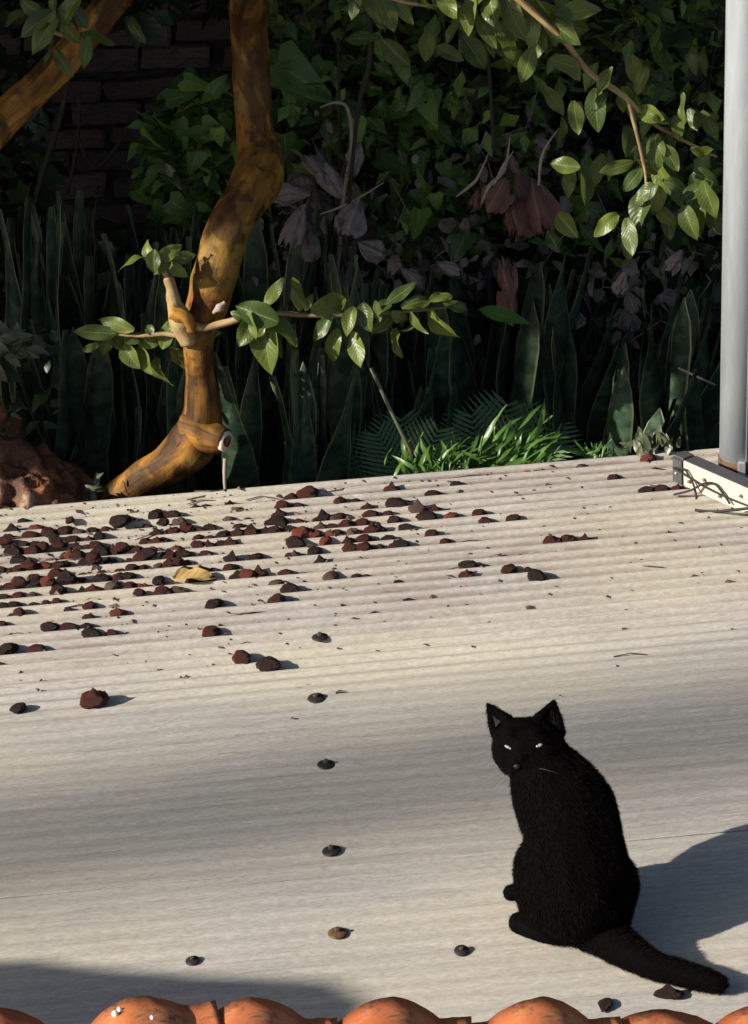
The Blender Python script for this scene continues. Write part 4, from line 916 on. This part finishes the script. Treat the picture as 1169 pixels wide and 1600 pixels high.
# ears: curved triangular shells merged in by the remesh
def ear(bx0, by0, bx1, by1, tx, ty):
    p0 = hp(bx0, by0, -.006); p1 = hp(bx1, by1, .004); tip = hp(tx, ty, -.010); n = 12
    for i in range(n + 1):
        q = i / n; a_, b_ = p0.lerp(tip, q), p1.lerp(tip, q)
        bow = (a_ - b_) * .07 * math.sin(q * math.pi)
        for j in range(9):
            w_ = j / 8; c_ = (a_ + bow).lerp(b_ + bow * .5, w_) - Fd * (.014 * math.sin(w_ * math.pi) * (1 - q))
            b.add([c_ + z_ * (.0052 * (1 - q) + .0034) for z_ in iv], iff)
    return p0, p1, tip, (p0 + p1) / 2
k = mpx(823, 1158, HC.y)
def loc(px, py): # photograph offset -> head plane
    return ((px - 823) * k, (1158 - py) * k)
e1 = ear(*loc(773, 1146), *loc(795, 1123), *loc(761, 1100))
e2 = ear(*loc(876, 1146), *loc(844, 1121), *loc(867, 1096))
raw = b.obj('body', M_FUR)
md = raw.modifiers.new('union', 'REMESH'); md.mode = 'VOXEL'; md.voxel_size = .0028
sm = raw.modifiers.new('smooth', 'SMOOTH'); sm.factor = .5; sm.iterations = 5
dg = bpy.context.evaluated_depsgraph_get(); me = bpy.data.meshes.new_from_object(raw.evaluated_get(dg))
bpy.data.objects.remove(raw)
me.polygons.foreach_set('use_smooth', [True] * len(me.polygons)); me.materials.clear(); me.materials.append(M_FUR)
# keep soles on the roof
for v in me.vertices:
    L = v.co - RO; h = L.dot(RN); g0 = hroof(L.dot(RW)) + .001
    if h < g0: v.co += RN * (g0 - h)
body = obj('body', me, cat)
# fur strands
rnd = random.Random(11); fv = []; ff = []
polys = list(me.polygons); areas = [p.area for p in polys]
import itertools, bisect
cum = list(itertools.accumulate(areas)); tot = cum[-1]
headc = HC; fwdc = (cp(800, 1394, .03) - cp(950, 1460, .03)).normalized()
for i in range(52000):
    p = polys[bisect.bisect_left(cum, rnd.random() * tot)]
    vs = [me.vertices[q].co for q in p.vertices]; wts = [rnd.random() for _ in vs]; sw = sum(wts)
    c = Vector((0, 0, 0))
    for q, w_ in zip(vs, wts): c += q * (w_ / sw)
    N = p.normal; dh = (c - headc).length; hgt = (c - RO).dot(RN)
    if dh < .062 and (c - headc).dot(Ud) > -.05: L = rnd.uniform(.003, .006); fl = (-Fd * .6 + (c - headc).normalized() * .6)
    elif hgt < .035 and min((c - cp(812, 1442, .02)).length, (c - cp(800, 1395, .02)).length) < .06: L = rnd.uniform(.002, .005); fl = fwdc
    else:
        L = rnd.uniform(.006, .011); fl = Vector((0, 0, -1)) * .9 - fwdc * .35
        if (c - cp(1050, 1515, .02)).length < .13 and hgt < .06: fl = CR * .9 - CU * .15; L *= .9
    fl = fl - N * fl.dot(N)
    d = (N * .38 + fl.normalized() * .9 + Vector((rnd.gauss(0, .16), rnd.gauss(0, .16), rnd.gauss(0, .16)))).normalized()
    sd = d.cross(Vector((rnd.gauss(0, 1), rnd.gauss(0, 1), rnd.gauss(0, 1)))).normalized() * rnd.uniform(.00035, .0006)
    e = c + d * L
    hh = (e - RO).dot(RN)
    if hh < .0: e += RN * (-hh)
    n0 = len(fv); fv += [c - N * .001 - sd, c - N * .001 + sd, e]; ff.append((n0, n0 + 1, n0 + 2))
obj('fur', mesh('fur', fv, ff, M_FURTIP, False), cat)['kind'] = 'stuff'
# inner ears
for p0, p1, tip, dish in (e1, e2):
    c0 = (p0 + p1 + tip) / 3; q = [c0 + (v_ - c0) * .55 + Fd * .004 for v_ in (p0, p1, tip)] + [c0 - Fd * .0005]
    obj('inner_ear', mesh('inner_ear', q, [(0, 1, 3), (1, 2, 3), (2, 0, 3)], M_EARIN), cat)
# eyes
def make_eye_mat():
    m = mat('cat_eye', (.34, .35, .30), .10, .6); return m
M_EYE = make_eye_mat(); M_PUP = mat('pupil', (.005, .005, .005), .1, .6)
def ellipsoid(name, C, ax, m, parent, n=2):
    bm = bmesh.new(); bmesh.ops.create_icosphere(bm, subdivisions=n + 1, radius=1)
    v = [C + ax[0] * q.co.x + ax[1] * q.co.y + ax[2] * q.co.z for q in bm.verts]; f = [tuple(w.index for w in fc.verts) for fc in bm.faces]; bm.free()
    return obj(name, mesh(name, v, f, m), parent)
for sgn, px, py, tl in ((-1, 795, 1168, -.45), (1, 841, 1166, .35)):
    x, y = loc(px, py); C = hp(x, y, .0)
    # push the eyeball to the surface of the face along the viewing direction
    hit = None; loc3 = Vector((C.x, C.y, C.z))
    from mathutils.bvhtree import BVHTree
    if sgn == -1: BV = BVHTree.FromPolygons([v.co.copy() for v in me.vertices], [tuple(p.vertices) for p in me.polygons])
    dr = (C - CP).normalized(); h = BV.ray_cast(CP, dr)
    C = (h[0] if h[0] else C) 
    rt = (Rd * math.cos(tl) + Ud * math.sin(tl)); ut = Fd.cross(rt).normalized()
    e = ellipsoid('eye', C - Fd * (.0012 if sgn < 0 else .0026), (rt * (.0078 if sgn < 0 else .0068), ut * (.0023 if sgn < 0 else .0032), Fd * .0040), M_EYE, cat)
    parent_mats[e.name] = Matrix.Identity(4)
    p_ = ellipsoid('pupil', C + Fd * (.0018 if sgn < 0 else .0006), (rt * .0009, ut * (.0019 if sgn < 0 else .0026), Fd * .0009), M_PUP, None); p_.parent = e
x, y = loc(812, 1194); dr = (hp(x, y, .03) - CP).normalized(); h = BV.ray_cast(CP, dr); NC = h[0] if h[0] else hp(0, -.02, .05)
ellipsoid('nose', NC, (Rd * .0058, Ud * .0042, Fd * .0032), M_NOSE, cat)
b = MB(); rnd = random.Random(5)
for sgn in (-1, 1):
    for q in range(4):
        p0 = NC + Rd * sgn * .012 - Ud * (.003 + .003 * q) - Fd * .003; d = (Rd * sgn * (1 if sgn > 0 else .75) + Ud * (.05 - .30 * q) + Fd * .25).normalized(); L = rnd.uniform(.04, .06)
        b.tube([p0, p0 + d * L * .5 - Ud * .002, p0 + d * L - Ud * .010], [.00032, .00028, .00012], 4)
b.obj('whiskers', M_WHISK, cat)

# ------------------------------------------------------------------ unseen things added to cast shade on roof and garden
SH = Vector((SUN.x, SUN.y, 0)).normalized(); TE = math.tan(ELEV)
# added unseen block on the left, placed to keep the garden in shade
hy = 5.05 - 3.65 * math.tan(PSI)
hs = empty('garden_shade_block', (-5.5, 7, -.92), 'unseen plastered block with a roof added at left to shade the garden', 'shade caster')
b = MB(); b.box(Matrix.Translation((0, 0, 0)), -8.0, -4.0, hy, 11, -.92, 4.6); b.obj('wall', M_PLAS, hs, False)
b = MB(); b.add([(-8.3, hy - .0, 4.6), (-3.9, hy, 4.6), (-3.9, 11.2, 4.6), (-8.3, 11.2, 4.6), (-6, hy, 5.9), (-6, 11.2, 5.9)], [(0, 3, 2, 1), (0, 1, 4), (1, 2, 5, 4), (2, 3, 5), (3, 0, 4, 5)]); b.obj('roof', M_TILE, hs, False)
# added unseen bar far left, placed so its soft shadow bands the roof
P0 = on_roof(560, 1235); BD = on_roof(1169, 1140) - on_roof(0, 1325); BD = Vector((BD.x, BD.y, 0)).normalized()
cq = P0 - SUN * (42 / math.cos(ELEV))
oc = empty('band_caster', (cq.x, cq.y, -.92), 'unseen thick bar on two posts added far left to cast the grey band', 'cable')
b = MB(); b.tube([cq - BD * 17, cq, cq + BD * 17], .13, 12); b.obj('cable', M_BLACK, oc)  # added bar that serves only as caster of the soft band
for k in (-17, 17):
    q = cq + BD * k; b = MB(); b.tube([Vector((q.x, q.y, -.92)), Vector((q.x, q.y, q.z + .4))], [.16, .13], 14); b.obj('post', M_CONC, oc)
# added unseen panel, outline traced back from the lower left roof shadow
sh_pts = [(-260, 1515), (60, 1500), (150, 1512), (330, 1525), (520, 1532), (575, 1560), (560, 1640), (480, 1760)]
prof = []
for px, py in sh_pts:
    Q = on_roof(px, py); k_ = (Q.x + 3.0) / SH.x; prof.append((Q.y - SH.y * k_, Q.z + k_ * TE))
y_a = prof[0][0]; y_b = min(prof[-1][0], prof[0][0] - .6)
poly = [(y, z) for y, z in prof] + [(prof[-1][0], -.92), (y_a, -.92)]
n = len(poly); v = [(-3.0, y, z) for y, z in poly] + [(-3.14, y, z) for y, z in poly]
f = [tuple(range(n)), tuple(range(2 * n - 1, n - 1, -1))] + [(i, i + n, (i + 1) % n + n, (i + 1) % n) for i in range(n)]
o = obj('shade_panel', mesh('shade_panel', v, f, M_PLAS, False)); tag(o, 'unseen plastered panel added left of the roof, shaped to shade its lower left', 'wall')
